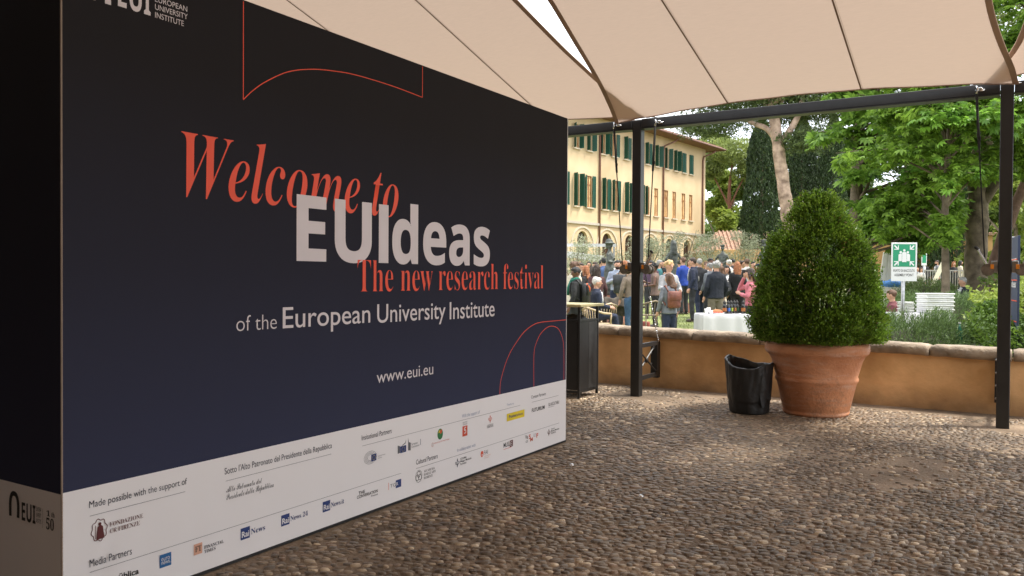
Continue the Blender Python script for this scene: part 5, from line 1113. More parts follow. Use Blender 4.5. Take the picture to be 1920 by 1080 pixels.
    for sd in (-1, 1):
        a, (b, c) = sh[sd], tgt[sd]; a, b, c = Vector(U(a)), Vector(U(b)), Vector(U(c))
        body.tube([a, a.lerp(b, .5), b, b.lerp(c, .35), c], [.050*s*k, .046*s*k, .038*s*k, .038*s*k, .025*s*k], 8)
        d = (c-b).normalized(); sidev = Vector((0, 1, 0)) if abs(d.z) > .7 else Vector((0, 0, 1)); w_ = (sidev-d*sidev.dot(d)).normalized(); nrm = d.cross(w_)
        pc = c+d*.045*s; body.tube([c, c+d*.03*s, c+d*.085*s], [.022*s, .034*s, .030*s], 8)
        for q in range(4):
            o_ = (q-1.5)*.021*s; L_ = (.062, .075, .072, .055)[q]*s; p0 = c+d*.075*s+w_*o_; cur = nrm*(.018*s)*(1 if sd > 0 else -1)
            body.tube([p0, p0+d*L_*.5+cur*.3, p0+d*L_+cur], [.0098*s, .0092*s, .0078*s], 6)
        p0 = c+d*.03*s+w_*.03*s; body.tube([p0, p0+(d*.7+w_*.7)*.032*s, p0+(d+w_*.3)*.058*s], [.012*s, .0105*s, .009*s], 6)
        h_, kn, an = [Vector(X(p)) for p in leg[sd]]
        body.tube([h_, h_.lerp(kn, .4), kn, kn.lerp(an, .35), an], [.085*s*k, .072*s*k, .052*s*k, .052*s*k, .035*s*k], 10)
        body.tube([an, an+Vector((0, .10*s, -.045*s)), an+Vector((0, .16*s, -.055*s))], [.035*s, .03*s, .02*s], 8)
    skin = skinD if 'dark' in f else skinL
    vx = .0155 if not far else .024
    remesh_later(body.build('body', skin, root, True), vx)
    # clothes
    jk = clothm(f['jk']); tr = clothm(f.get('tr', 'black'))
    t_ = MB(); flare = 'skirt' in f
    if flare: t_.loft([(X((0, 0, .28)), .27*s, .25*s), (X((0, 0, .6)), .22*s, .19*s), (X((0, 0, .95)), .165*s, .125*s), (X((0, 0, 1.02)), .14*s, .11*s)], 16)
    else:
        for sd in (-1, 1):
            h_, kn, an = [Vector(X(p)) for p in leg[sd]]
            t_.tube([h_, h_.lerp(kn, .4), kn, kn.lerp(an, .5), an+Vector((0, -.005, -.015*s))], [.105*s*k, .092*s*k, .072*s*k, .066*s*k, .062*s*k], 12)
        if seat: t_.loft([(X((0, 0, .42)), .17*s, .15*s), (X((0, 0, .55)), .17*s, .13*s), (X((0, 0, .62)), .15*s, .12*s)], 14)
        else: t_.loft([(X((0, 0, .80)), .15*s*k, .10*s), (X((0, 0, .92)), .172*s*k, .122*s), (X((0, 0, 1.03)), .155*s*k, .115*s)], 14)
    o = t_.build('skirt' if flare else 'trousers', tr, root, True); remesh_later(o, .019 if not far else .028, .007, 13, idx)
    j_ = MB(); outer = f['jk'] in ('greyfab', 'navy', 'palegrey', 'charc', 'blacknavy', 'royal', 'black', 'taupe', 'maroon', 'cream', 'tan')
    torso(j_, .016 if outer else .008, .86 if outer and not seat else .95, 1.47 if ('collar' in f or woman) else 1.50, .02 if outer else 0)
    if 'wide' in f: j_.ell(U((0, .03, 1.08)), (.19*s, .15*s, .2*s), 14, 10)
    for sd in (-1, 1):
        a, (b, c) = sh[sd], tgt[sd]; a, b, c = Vector(U(a)), Vector(U(b)), Vector(U(c))
        if 'sleeveless' in f: continue
        j_.tube([a-(b-a)*.05, a.lerp(b, .5), b, b.lerp(c, .4), c-(c-b)*.03], [.064*s*k, .060*s*k, .054*s*k, .050*s*k, .042*s*k], 10); j_.ell(a, (.068*s*k, .064*s, .060*s), 10, 7)
    if not woman and outer: j_.tube([U((-.07, -.03+lean, 1.44)), U((0, -.065+lean, 1.475)), U((.07, -.03+lean, 1.44))], .02*s, 6)
    o = j_.build('jacket' if outer else 'top', jk, root, True); remesh_later(o, .016 if not far else .026, .008, 11, idx+40)
    if far and False: return root
    for sd in (-1, 1):
        an = Vector(X(leg[sd][2])); o = MB().ell(an+Vector((0, .055*s, -.045*s)), (.048*s, .13*s, .042*s), 12, 8).box(an.x-.04*s, an.x+.04*s, an.y-.06*s, an.y+.165*s, an.z-.083*s, an.z-.062*s).build('shoe', shoem, root, True)
    # hair
    hk = next((q for q in ('long', 'short', 'curly') if q in f), None); hm = None
    if 'blond' in f: hk, f['curly'] = 'curly', 'hblond'
    if hk:
        hc = f[hk]; hm = mat('hair '+hc, HC[hc], .6, .35, 30, .6, 60); h = MB()
        h.ell(Hd((0, -.022, .035)), (.083*s*hw, .092*s, .096*s), 14, 10, hr); h.ell(Hd((0, .02, .075)), (.068*s*hw, .068*s, .045*s), 12, 8, hr)
        if hk == 'long':
            L_ = float(f.get('hairlen', .22)); h.loft([(Hd((0, -.055, .03)), .080*s, .06*s), (Hd((0, -.07, -.06)), .082*s, .050*s), (Hd((.01, -.085, -.06-L_*.35)), .094*s, .042*s), (Hd((-.012, -.09, -.06-L_*.7)), .086*s, .036*s), (Hd((.01, -.085, -.06-L_)), .055*s, .02*s)][::-1], 12)
            for sd in (-1, 1): h.tube([Hd((sd*.068, .01, .05)), Hd((sd*.082, .0, -.05)), Hd((sd*.085, .0, -.06-L_*.6))], [.025*s, .026*s, .016*s], 8)
        if hk == 'curly':
            for q in range(16): d_ = Vector((rr.gauss(0, 1), rr.gauss(-.5, .8), rr.uniform(-.1, 1.2))).normalized(); h.ell(Hd((d_.x*.078, d_.y*.09-.01, d_.z*.09+.035)), (.032*s, .032*s, .030*s), 8, 6)
        remesh_later(h.build('hair', hm, root, True), .012 if not far else .019, .008, 22, idx)
    if 'cap' in f:
        MB().ell(Hd((0, -.01, .07)), (.09*s, .105*s, .07*s), 14, 8, hr).ell(Hd((0, .10, .055)), (.065*s, .07*s, .012*s), 12, 6, hr).build('cap', clothm('navy'), root, True)
    # face
    for sd in (-1, 1): MB().ell(Hd((sd*.030*hw, .084, .016)), (.010*s, .007*s, .005*s), 8, 6, hr).build('eye', eyem, root, True)
    MB().ell(Hd((0, .080, -.055)), (.022*s, .012*s, .007*s), 8, 6, hr).build('mouth', lipm, root, True)
    if 'beard' in f: MB().ell(Hd((0, .030, -.068)), (.060*s, .062*s, .050*s), 12, 8, hr).build('beard', mat('beard', HC['hblack'], .8), root, True)
    if 'collar' in f or (outer and not woman):
        V = [U((-.055, .118+lean, 1.43)), U((.055, .118+lean, 1.43)), U((.03, .150+lean, 1.25)), U((0, .152+lean, 1.12)), U((-.03, .150+lean, 1.25))]
        mb = MB(); mb.ell(U((0, .045+lean, 1.455)), (.064*s, .055*s, .03*s), 12, 6); mb.add([(a*.99, b+.004, c) for a, b, c in V]+[(a, b-.05, c) for a, b, c in V], [(0, 1, 2, 3, 4), (5, 9, 8, 7, 6), (0, 5, 6, 1), (1, 6, 7, 2), (2, 7, 8, 3), (3, 8, 9, 4), (4, 9, 5, 0)]); mb.build('shirt', shirtm, root, True)
    if 'patch' in f:
        b = tgt[1][0]; MB().ell(U((b[0]*1.02, b[1]-.045, b[2]+.02)), (.04*s, .02*s, .075*s), 12, 8).build('elbow_patch', mat('grey suede', (.30, .29, .27), .9), root, True)
    if 'scarf' in f:
        mb = MB(); pts = [(.085*math.cos(t), .075*math.sin(t)+.01, 1.475+.02*math.sin(t*2)) for t in np.linspace(0, 2*PI, 15)]; mb.tube([U(p) for p in pts], .035*s, 8).tube([U((-.06, .08, 1.46)), U((-.07, .14, 1.30)), U((-.06, .15, 1.15))], [.03*s, .035*s, .03*s], 8); mb.build('scarf', clothm(f['scarf']), root, True)
    if 'phone' in f: c = Vector(U(tgt[1][1])); MB().bbox(c.x-.03, c.x+.005, c.y-.03, c.y+.05, c.z+.02, c.z+.15, .004).build('phone', black, root)
    if 'pack' in f:
        pk = mat('backpack '+f['pack'], PC.get(f['pack'], (.015, .015, .016)), .45, .2, 12, .4, 30); w_, h_ = (.145, .185) if f['pack'] == 'leather' else (.15, .23); zc_ = 1.17
        bp = MB().bbox(-w_*s, w_*s, (-.265+lean)*s, (-.135+lean)*s, (zc_-h_+dz)*s, (zc_+h_+dz)*s, .03).build('backpack', pk, root, True)
        MB().bbox(-w_*.98*s, w_*.98*s, (-.282+lean)*s, (-.267+lean)*s, (zc_-.02)*s, (zc_+h_*.94)*s, .006).build('flap', pk, bp, True)
        for sd in (-1, 1): MB().tube([U((sd*.10, -.14+lean, 1.33)), U((sd*.12, -.03+lean, 1.475)), U((sd*.12, .10+lean, 1.40)), U((sd*.13, .12+lean, 1.2)), U((sd*.15, -.10+lean, 1.05))], .016*s, 6).build('strap', pk, bp, True)
        if f['pack'] == 'black':
            MB().tube([U((-.12, -.272, 1.38)), U((-.02, -.285, 1.30)), U((.06, -.28, 1.16))], [.028*s, .04*s, .012*s], 8).build('orange_trim', clothm('orange'), bp, True); MB().tube([U((.13, -.27, 1.3)), U((.14, -.27, .98))], .012*s, 6).build('orange_trim', clothm('orange'), bp, True)
            MB().bbox(-.07*s, .0, -.300*s, -.292*s, 1.17*s, 1.24*s, .002).build('paper_tag', white, bp)
    return root
for i_, P_ in enumerate(PEOPLE): person(*P_, i_)
bpk = empty('black_backpack', (-6.04, 20.15, terr(20)+1.02), YAW-.1, 'shiny black backpack on the shoulder of the woman with long ginger hair', 'backpack')
o = MB().ell((0, 0, 0), (.17, .12, .24), 16, 12).ell((0, -.10, -.07), (.12, .05, .11), 12, 8).build('bag', mat('shiny black nylon', (.02, .02, .022), .3, .2, 9, .6, 18), bpk, True); remesh_later(o, .012, .014, 14, 3); MB().tube([(-.06, 0, .2), (-.02, .08, .34), (.10, .10, .36)], .016, 6).build('strap', black, bpk, True)
flush(); text_flush()
# ------------------------------------------------------------------ trees and hedges
pineb = mat('pine bark', (.26, .17, .125), .9, .35, 3, 1.0, 9, col2=(.42, .30, .23)); barkm = mat('grey brown bark', (.10, .075, .05), .95, .35, 4, 1.0, 14, col2=(.20, .155, .11))
def trunk(parent, pts, rad, m, name='trunk', n=14, amp=.03, f=3, seed=1):
    P = [Vector(p) for p in pts]; Q = []; RR = []
    for i in range(len(P)-1):
        for k in range(6):
            t = k/6; a, b, c, d = P[max(i-1, 0)], P[i], P[i+1], P[min(i+2, len(P)-1)]
            Q.append(.5*((2*b)+(c-a)*t+(2*a-5*b+4*c-d)*t*t+(3*b-a-3*c+d)*t**3)); RR.append(rad[i]*(1-t)+rad[i+1]*t)
    Q.append(P[-1]); RR.append(rad[-1]); o = MB().tube(Q, RR, n).build(name, m, parent, True)
    if amp: displace(o, amp, f, seed)
    return o
def tree(name, x, y, label, cat='tree', grp=None): return empty(name, (x, y, terr(y)), 0, label, cat, grp)
def shift(P, x, y): P = np.array(P, float); P[:, 0] -= x; P[:, 1] -= y; P[:, 2] -= terr(y); return P
# stone pine
px_, py_ = -9.15, 41.3; pt = tree('stone_pine', px_, py_, 'tall umbrella pine with a bare leaning pinkish trunk in front of the cypresses')
z0 = terr(py_)
trunk(pt, [(0, 0, -.2), (-.02, 0, 3.0), (-.18, -.12, 4.6), (-.42, -.2, 6.3), (-.66, -.33, 8.2), (-.95, -.3, 10.0)], [.38, .34, .315, .29, .265, .19], pineb, amp=.035)
for pts, rd in (([(-.60, -.3, 7.7), (-1.1, -.4, 8.3), (-1.9, -.4, 8.7), (-3.2, -.2, 9.6)], [.16, .13, .11, .06]), ([(-.55, -.3, 7.4), (-.1, -.2, 8.0), (.35, -.1, 8.9), (.6, 0, 10.2)], [.20, .17, .14, .07]), ([(-.7, -.3, 8.3), (-.5, -.2, 9.2), (-.3, 0, 10.4)], [.13, .11, .07]), ([(-.8, -.3, 9.0), (-2, .8, 10.3), (-3, 1.5, 11)], [.12, .09, .05]), ([(-.9, -.3, 9.4), (.9, -.8, 10.6), (2.6, -1, 11.2)], [.12, .09, .05])): trunk(pt, pts, rd, pineb, 'limb', 10, .015, 4)
pineL = leafmat('pine needle', (.028, .048, .018), (.14, .19, .06), .3, .6)
C1 = [blob(5200, (-2.6, -.2, 10.0), (3.2, 2.6, .95), 1, .4, .3), blob(2200, (-3.9, -.4, 8.6), (1.9, 1.4, .55), 2, .4, .3), blob(7000, (1.6, .3, 10.7), (4.2, 2.8, 1.4), 3, .4, .3), blob(4200, (.6, 1.2, 9.3), (3.2, 1.6, .8), 4, .4, .3), blob(5000, (-.6, .5, 12.0), (5.2, 3.2, 1.1), 5, .3, .3), blob(1500, (.8, -.3, 7.6), (1.6, .8, .6), 6, .3, .3)]
leaves('crown', np.concatenate(C1+[c+rng.normal(size=c.shape)*.12 for c in C1]), .19, pineL, pt, .28, 0, .1, True, 3)
# cypresses
cyp = leafmat('cypress foliage', (.010, .024, .009), (.05, .085, .024), .15, .6)
def cypress(x, y, h, r, lab, seed):
    g = tree('cypress', x, y, lab, 'tree', 'tall dark cypresses'); n = 34000 if x < -9 else 12000; u = rng.random(n); z = .3+u*(h-.3); prof_ = np.minimum(1, (z/h*6)**.5)*np.maximum(0, 1-(z/h)**2.6)**.55
    a = rng.random(n)*2*PI; d = np.stack([np.cos(a), np.sin(a), z*.35], 1); rd = r*prof_*(.72+.28*rng.random(n)**.4)*(1+.20*wob(d*1.7, 1.5, seed, 4))
    P = np.stack([rd*np.cos(a), rd*np.sin(a), z], 1); leaves('crown', P, .16 if x < -9 else .24, cyp, g, .35, 0, .15, True, seed, np.array([0, 0, 1.1])); trunk(g, [(0, 0, 0), (0, 0, h*.9)], [r*.16, .03], barkm, amp=0)
cypress(-12.95, 50.7, 10.6, 1.22, 'dark cypress column left of the bare pine trunk', 11); cypress(-11.6, 55.5, 11.4, 1.15, 'dark cypress behind the bare pine trunk, right one of the pair', 12); cypress(-9.4, 54, 11.0, 1.0, 'dark cypress half hidden by the left chestnut leaves', 13)
cypress(-2.6, 58, 9.0, 1.5, 'broad dark cypress beyond the railing, left of the thin chestnut trunk', 14); cypress(-4.6, 62, 8.5, 1.4, 'dark cypress beyond the railing behind the assembly sign', 15)
# background woodland: individual bushy trees
fol = [leafmat('woodland green', (.045, .085, .015), (.19, .27, .055), .4), leafmat('woodland bright green', (.12, .18, .025), (.34, .42, .08), .45), leafmat('woodland dark', (.018, .036, .010), (.09, .14, .03), .3)]
def bushy(x, y, h, r, k, lab, seed, n=9000, sz=.42, base=.1, name='woodland_tree'):
    g = tree(name, x, y, lab, 'tree', 'woodland trees behind the garden'); rr_ = random.Random(seed); C_ = []
    trunk(g, [(0, 0, -.3), (.1*r, 0, h*.35), (0, .1*r, h*.75)], [.05*h*.35+.06, .04*h*.3+.04, .05], barkm, amp=0, n=8)
    for q in range(4): a = rr_.uniform(0, 6.28); trunk(g, [(0, 0, h*(.25+.1*q)), (r*.4*math.cos(a), r*.4*math.sin(a), h*(.45+.1*q)), (r*.75*math.cos(a), r*.75*math.sin(a), h*(.6+.1*q))], [.1, .06, .03], barkm, 'limb', 6, 0)
    for q in range(14):
        a = rr_.uniform(0, 6.28); d = rr_.uniform(.1, .72)*r; zz = rr_.uniform(base, .93); sc = rr_.uniform(.28, .5)*r*(1-.35*zz); C_.append(blob(n//14, (d*math.cos(a)*(1-.45*zz), d*math.sin(a)*(1-.45*zz), zz*h), (sc, sc, sc*.7), seed*31+q, .35, .5))
    leaves('crown', np.concatenate(C_), sz, fol[k], g, .55, .2, .25, True, seed)
W_ = [(-30.4, 98.5, 18.5, 5, 0, 'woodland tree just right of the villa roof corner'), (-27.0, 91.1, 15.5, 4, 1, 'bright yellow-green tree between the villa and the cypress'), (-22.8, 75.1, 7.5, 3.0, 1, 'low bright bamboo-like thicket right of the villa corner'), (-22.4, 86.9, 14.0, 4, 0, 'mid green tree directly left of the dark cypress'), (-38.7, 122.7, 22, 6, 0, 'tall pale tree furthest behind the villa corner'),
 (-18.8, 82.2, 14.5, 4.5, 2, 'dark tree behind the cypress pair'), (-15.1, 78.6, 13.5, 4.5, 2, 'dark evergreen behind the left chestnut'), (-12.6, 83.6, 15, 5, 2, 'dark evergreen beyond the assembly sign'), (-5.4, 84.5, 15, 5, 0, 'green tree beyond the railing'), (-2.9, 66.1, 7.5, 2.8, 1, 'yellow-green tree between the thin and thick trunks'), (.4, 82.2, 14, 5, 0, 'green tree behind the right-hand post'), (.1, 56.3, 8, 3, 1, 'bright green tree right of the leaning trunk'), (3.5, 74.7, 14, 5, 0, 'green tree at the far right edge'), (-9.5, 99.5, 20, 7, 2, 'tall dark tree rising behind the railing'), (-22.9, 103.1, 18.5, 6, 2, 'tall dark tree behind the cypresses'), (-2.1, 109.9, 21, 7, 0, 'tall tree at the far right behind everything')]
for i, (x, y, h, r, k, lb) in enumerate(W_): bushy(x, y, h, r, k, lb, 40+i, n=7000 if h < 14 else 9000, sz=.38 if y < 70 else .5, base=.05)
# second pine between villa and cypress
g = tree('umbrella_pine', -24.6, 83.4, 'light green umbrella pine with a reddish forked trunk between the villa and the cypress', 'tree')
trunk(g, [(0, 0, 0), (.2, 0, 5), (.0, 0, 9), (.3, 0, 12)], [.27, .22, .18, .08], mat('red pine bark', (.20, .09, .055), .9, .2), amp=.03)
for s_ in (-1, 1): trunk(g, [(.1, 0, 7.5), (s_*1.0, 0, 9.6), (s_*2.3, .3, 12)], [.12, .08, .03], mat('red pine bark', (.2, .09, .05)), 'limb', 8, 0)
leaves('crown', np.concatenate([blob(5000, (0, 0, 13.2), (4.2, 3.5, 1.5), 71, .35, .3), blob(2500, (-2.4, 0, 11.4), (2, 1.6, .8), 72, .35, .3), blob(2500, (2.4, 0, 11.2), (2, 1.6, .8), 73, .35, .3)]), .42, leafmat('light pine needle', (.09, .13, .03), (.30, .36, .10), .4), g, .3, 0, .1, True, 74)
# olive trees in front of the villa
ol = leafmat('olive leaf', (.14, .16, .10), (.42, .44, .30), .3, .6)
for i, (px, t, h, lb) in enumerate(((1072, 33, 2.7, 'leftmost olive tree beside the printed wall edge'), (1098, 36, 2.6, 'olive tree in front of the first villa arch'), (1172, 38, 2.7, 'olive tree right of the first statue'), (1218, 38, 3.0, 'olive tree just right of the steel post'), (1236, 40, 2.8, 'olive tree left of the veiled statue'), (1282, 39, 3.6, 'tall twiggy olive tree right of the veiled statue'), (1330, 41, 3.2, 'olive tree left of the third statue'), (1385, 43, 3.4, 'olive tree in front of the ochre outbuilding'), (1408, 42, 3.3, 'olive tree right of the third statue'))):
    d = fw*1.0+rt*((px-960)/FPX); x, y = d.x*t, d.y*t; g = tree('olive_tree', x, y, lb, 'tree', 'young olive trees in front of the villa'); rr_ = random.Random(i)
    for q in range(6):
        a = rr_.uniform(0, 6.28); e_ = rr_.uniform(.3, .9); trunk(g, [(0, 0, 0), (.08*math.cos(a), .08*math.sin(a), h*.4), (e_*math.cos(a), e_*math.sin(a), h*rr_.uniform(.65, .92))], [.04, .024, .006], barkm, 'trunk' if q == 0 else 'limb', 6, 0)
    C_ = [blob(300, (rr_.uniform(-.9, .9), rr_.uniform(-.7, .7), h*rr_.uniform(.45, .92)), (.46, .46, .42), i*50+q, .4, .2) for q in range(7)]
    leaves('crown', np.concatenate(C_), .11, ol, g, .26, 0, .1, True, i+80)
# chestnuts: palmate leaves
def palm_mesh(seed, L=.20, full=False):
    r_ = random.Random(seed); V = []; F = []
    for k in range(7):
        a = (k-3)*.62+r_.uniform(-.08, .08); l = L*(1-.09*abs(k-3))*r_.uniform(.9, 1.1); w_ = l*.20; dr = -.30-r_.uniform(0, .25); c, s = math.cos(a), math.sin(a)
        def P(u, v, zz): return (c*u-s*v, s*u+c*v, zz)
        b = len(V); V += [P(.01, 0, 0), P(l*.6, w_, dr*l*.45+.012), P(l*.62, 0, dr*l*.40), P(l*.6, -w_, dr*l*.45+.012), P(l, 0, dr*l)]
        F += [(b, b+1, b+2), (b, b+2, b+3), (b+1, b+4, b+2), (b+2, b+4, b+3)] if full else [(b, b+1, b+4), (b, b+4, b+3)]
    return np.array(V), np.array(F)
def rots(n, r_, droop=.5):
    yaw = r_.random(n)*2*PI; tx = r_.normal(size=n)*droop; ty = r_.normal(size=n)*droop*.6; o = np.zeros((n, 3, 3)); cz, sz = np.cos(yaw), np.sin(yaw); cx, sx = np.cos(tx), np.sin(tx); cy_, sy2 = np.cos(ty), np.sin(ty); Z = np.zeros(n); O = np.ones(n)
    A = np.stack([cz, -sz, Z, sz, cz, Z, Z, Z, O], 1).reshape(n, 3, 3); B = np.stack([O, Z, Z, Z, cx, -sx, Z, sx, cx], 1).reshape(n, 3, 3); C2 = np.stack([cy_, Z, sy2, Z, O, Z, -sy2, Z, cy_], 1).reshape(n, 3, 3); return B@C2@A
def palms(parent, P, m, L, seed, name='crown', nleaf=0, m1=None):
    r_ = np.random.default_rng(seed); n = len(P); Rm = rots(n, r_); sc = .65+.7*r_.random(n); bases = [palm_mesh(seed+k, L) for k in range(3)]; which = r_.integers(0, 3, n)
    d = P@np.array([fw.x, fw.y, 0]); near = np.argsort(d-sc*.8)[:nleaf] if nleaf else []
    sel = np.ones(n, bool); sel[near] = False; Vs = []; Fs = []; off = 0
    for k in range(3):
        i = np.where(sel & (which == k))[0]; V, F = bases[k]; W = np.einsum('nij,vj->nvi', Rm[i]*sc[i][:, None, None], V)+P[i][:, None]
        Vs.append(W.reshape(-1, 3)); Fs.append((F[None]+(np.arange(len(i))*len(V))[:, None, None]).reshape(-1, 3)+off); off += W.size//3
    cr_ = fast(name, np.concatenate(Vs), 3, m, parent, False, faces=np.concatenate(Fs)); cr_['kind'] = 'stuff'
    if nleaf:
        ms = []
        for k in range(3): V, F = palm_mesh(seed+k, L, True); me = bpy.data.meshes.new('leaf'); me.from_pydata(V.tolist(), [], F.tolist()); me.materials.append(m1 or m); ms.append(me)
        for i in near:
            o = bpy.data.objects.new('leaf', ms[which[i]]); COL.objects.link(o); o.parent = cr_; Mx = Matrix((Rm[i]*sc[i]).tolist()).to_4x4(); Mx.translation = Vector(P[i]); o.matrix_local = Mx
    return cr_
def tiers(n, c, r, seed, nb=46, tl=.35):
    """leaf positions along drooping branch sprays"""
    r_ = np.random.default_rng(seed); out = []; br = []
    for k in range(nb):
        a = r_.random()*2*PI; zz = r_.uniform(-1, 1); el = r_.uniform(.55, 1.0)*math.sqrt(max(.08, 1-zz*zz*.85)); tip = np.array([c[0]+r[0]*el*math.cos(a), c[1]+r[1]*el*math.sin(a), c[2]+r[2]*zz]); root = np.array([c[0]+(tip[0]-c[0])*.08, c[1]+(tip[1]-c[1])*.08, tip[2]-.25*r[2]*el*.4]); br.append((root, tip))
        m = n//nb; u = .25+.75*r_.random(m)**.7; p = root+(tip-root)*u[:, None]; p[:, 2] += .18*np.sin(u*PI)-.25*u**3; wd = .75*np.sin(np.clip(u*1.1, 0, 1)*PI*.62)
        side = np.array([-math.sin(a), math.cos(a), 0]); p += side*(r_.normal(size=m)*wd*.5)[:, None]; p[:, 2] += r_.normal(size=m)*.085-np.abs(p[:, 2]*0); out.append(p)
    return np.concatenate(out), br
chm = leafmat('chestnut leaf', (.04, .115, .014), (.30, .47, .065), .5, .38); chm2 = leafmat('young chestnut leaf', (.045, .13, .018), (.29, .47, .075), .5, .38)
chs = mat('single chestnut leaf', (.06, .16, .02), .42, .2, 3, trans=.5, obj_rand=.8, col2=(.24, .44, .06))
x, y = -1.24, 21.5; g = tree('chestnut_tree', x, y, 'young horse chestnut with a thin straight trunk and layered branches right of the assembly sign')
zz = terr(y); trunk(g, [(0, 0, -.1), (.0, .0, 1.4), (-.03, 0, 3.0), (.05, 0, 5.2), (0, 0, 7.2)], [.115, .085, .075, .06, .03], barkm, amp=.006, f=9)
P, br = tiers(5600, (-.15, 0, 4.5), (2.35, 1.9, 2.4), 5, 54)
for a, b in br: 
    if b[2] > 1.9 and not (b[0] > .25 and b[2] < 3.5): trunk(g, [(0, 0, max(1.6, a[2]-.5)), tuple((a+b)/2+np.array([0, 0, .1])), tuple(b)], [.03, .018, .006], barkm, 'limb', 5, 0)
palms(g, P[(P[:, 2] > 1.95) & ~((P[:, 0] > .25) & (P[:, 2] < 3.5))], chm, .17, 5, nleaf=150, m1=chs)
x, y = -3.75, 25.2; g = tree('chestnut_tree', x, y, 'large horse chestnut with drooping bright leaves behind the bush'); trunk(g, [(0, 0, -.1), (0, 0, 3), (.1, 0, 8)], [.22, .18, .08], barkm, amp=.01)
P, br = tiers(6400, (1.15, 0, 5.5), (2.45, 2.5, 3.3), 9, 60)
for a, b in br: trunk(g, [(0, 0, max(1.8, a[2]-.6)), tuple((a+b)/2), tuple(b)], [.05, .03, .008], barkm, 'limb', 5, 0)
palms(g, P, chm2, .24, 6, nleaf=150, m1=chs)
x, y = .6, 23.4; g = tree('chestnut_tree', x, y, 'horse chestnut whose leaves fill the gap above the right end of the beam'); trunk(g, [(0, 0, -.1), (0, 0, 3), (.1, 0, 9)], [.2, .16, .07], barkm, amp=.01)
P, br = tiers(5200, (.6, -.3, 7.2), (2.6, 2.4, 3.4), 19, 60)
for a, b in br: trunk(g, [(0, 0, max(2.4, a[2]-.6)), tuple((a+b)/2), tuple(b)], [.05, .03, .008], barkm, 'limb', 5, 0)
palms(g, P, chm, .20, 8)
# thick old trunks
x, y = -.76, 26.5; g = tree('evergreen_oak', x, y, 'old evergreen tree with a thick rough trunk left of the right-hand post')
trunk(g, [(0, 0, -.2), (.0, 0, .8), (-.02, 0, 2.2), (.06, 0, 4.2), (.3, 0, 7)], [.42, .30, .29, .27, .16], barkm, amp=.05, f=3, n=20)
trunk(g, [(.06, 0, 3.2), (.9, -.3, 4.6), (1.8, -.4, 6.4)], [.16, .12, .06], barkm, 'limb', 8, .01); trunk(g, [(.0, 0, 2.9), (-1.0, -.4, 3.4), (-2.0, -.6, 3.3)], [.10, .06, .02], barkm, 'limb', 8, .01)
oak = leafmat('holm oak leaf', (.04, .065, .014), (.22, .28, .06), .4, .4)
C_ = [blob(900, (rng.uniform(-2.2, 3.4), rng.uniform(-1.4, 2), rng.uniform(3.6, 9.0)), (1.0, .9, .7), 300+q, .4, .2) for q in range(24)]
leaves('crown', np.concatenate(C_), .095, oak, g, .5, .1, .2, True, 31)
x, y = -.10, 27.6; g = tree('leaning_tree', x, y, 'reddish trunk leaning right between the thick trunk and the right-hand post'); trunk(g, [(-.45, 0, -.1), (-.30, 0, 1.3), (.10, 0, 2.8), (.75, .1, 4.6)], [.20, .17, .16, .12], mat('reddish bark', (.16, .095, .07), .9, .3, 5, .8, 20), amp=.02); C_ = [blob(700, (rng.uniform(.2, 3.2), rng.uniform(-1, 1.5), rng.uniform(3.4, 7)), (.9, .8, .6), 400+q, .4, .2) for q in range(12)]; leaves('crown', np.concatenate(C_), .10, oak, g, .5, .1, .2, True, 33)
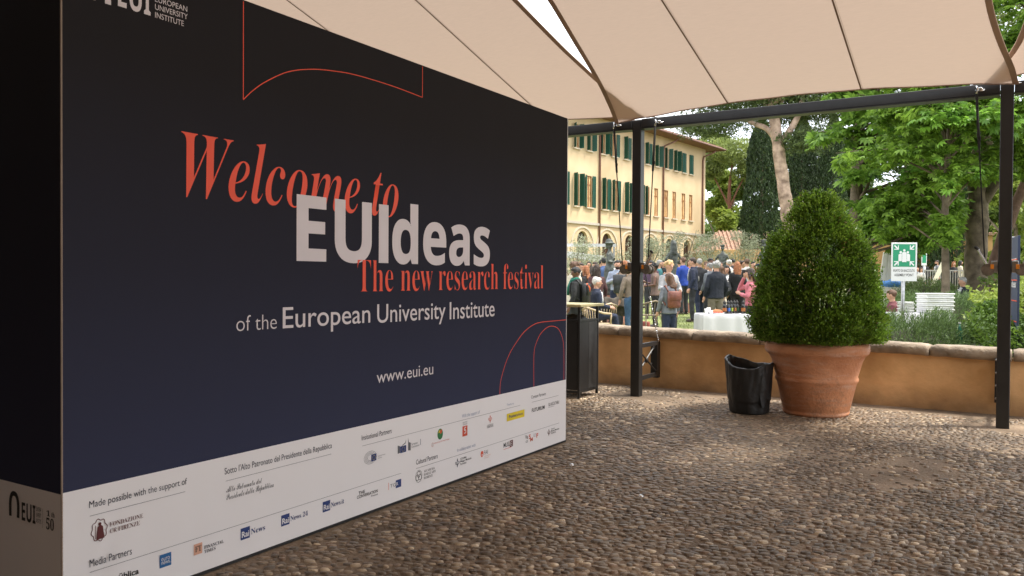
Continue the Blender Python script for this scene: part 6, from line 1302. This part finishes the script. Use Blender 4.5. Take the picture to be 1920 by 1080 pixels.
# rosemary hedges
ros = leafmat('rosemary needle', (.04, .075, .024), (.17, .26, .085), .2, .55); ros2 = leafmat('rosemary needle dark', (.035, .065, .016), (.17, .25, .06), .2, .55)
def hedge(name, x0, x1, y0, y1, ztop, n, size, m, lab, seed, asp=.16, upw=1.3, cat='hedge', per=11, hump=.10):
    cx, cy2 = (x0+x1)/2, (y0+y1)/2; zb = terr(cy2); g = empty(name, (cx, cy2, zb), 0, lab, cat); h = ztop-zb; r_ = np.random.default_rng(seed); k = n//per
    lx, ly = (x1-x0)/2, (y1-y0)/2; a = r_.random(k)*2*PI; q = r_.random(k)**.5; ux, uy = q*np.cos(a), q*np.sin(a); sg_ = lambda v: np.sign(v)*np.abs(v)**.8
    X_, Y_ = sg_(ux)*lx, sg_(uy)*ly; rr_ = np.clip(np.hypot(ux, uy), 0, 1); top_ = h*(1-.42*rr_**3.5)*(1+hump*wob(np.stack([X_+cx, Y_+cy2, 0*X_], 1), 1.6, seed)); side = r_.random(k) < .45
    Zt = np.where(side, top_*r_.random(k), top_); sc2 = np.where(side, 1.0/np.maximum(rr_, .3), 1); X_, Y_ = X_*sc2, Y_*sc2
    S = np.stack([X_, Y_, Zt], 1); nrm = np.stack([X_/lx*.5, Y_/ly*.5, np.where(side, .35, 1)], 1); nrm += r_.normal(size=nrm.shape)*.28; nrm /= np.linalg.norm(nrm, axis=1)[:, None]
    pts = []; dirs_ = []
    for j in range(per): pts.append(S+nrm*(size*.55*(j-per*.55))+r_.normal(size=S.shape)*size*.18); dirs_.append(nrm)
    leaves('foliage', np.concatenate(pts), size, m, g, asp, 0, .1, True, seed, np.concatenate(dirs_)*upw)
    V = []; 
    o = MB().ell((0, 0, h*.42), (lx*.86, ly*.86, h*.46), 20, 12).build('branches', mat('hedge core twigs', (.03, .028, .015), .95, .4, 9, 1, 30), g, True); displace(o, .05, 3, seed)
    return g
hedge('rosemary_hedge', -2.0, -.38, 11.4, 12.9, .68, 48000, .046, ros, 'front rosemary hedge just behind the wall between bush and ledge', 51, hump=.22)
hedge('rosemary_hedge', -2.3, -.25, 17.9, 19.8, .93, 34000, .050, ros, 'second rosemary hedge behind the white foam lids', 52, hump=.12)
hedge('rosemary_hedge', -2.6, -1.1, 23.6, 26.0, 1.18, 18000, .06, ros2, 'rounded low hedge furthest back, under the railing', 53)
hedge('small_shrub', -2.55, -2.05, 10.2, 10.7, .66, 6000, .05, fol[1], 'small pale green shrub peeping over the wall left of the pot', 54, .4)
hedge('laurel_bush', -.42, -.02, 11.9, 13.2, .98, 9000, .055, leafmat('laurel leaf', (.03, .07, .011), (.15, .25, .04), .35, .35), 'glossy bright laurel bush left of the right-hand post', 55, .45, .6, 'bush', 6)
hedge('laurel_bush', -.16, 1.6, 10.6, 12.2, .90, 26000, .05, leafmat('laurel leaf dark', (.025, .06, .01), (.15, .25, .04), .35, .32), 'glossy laurel bush behind the navy banner at the right edge', 56, .45, .6, 'bush', 6)
hedge('bright_shrub', -.35, 1.6, 14.8, 18.0, 1.25, 16000, .09, fol[1], 'light green shrub beyond the laurels under the leaning tree', 57, .4, .6, 'bush', 6)
hedge('box_hedge', 0, 5, 21, 27, 1.6, 14000, .12, fol[0], 'mid green hedge at the right beyond the light shrub', 58, .4, .6, 'hedge', 6)
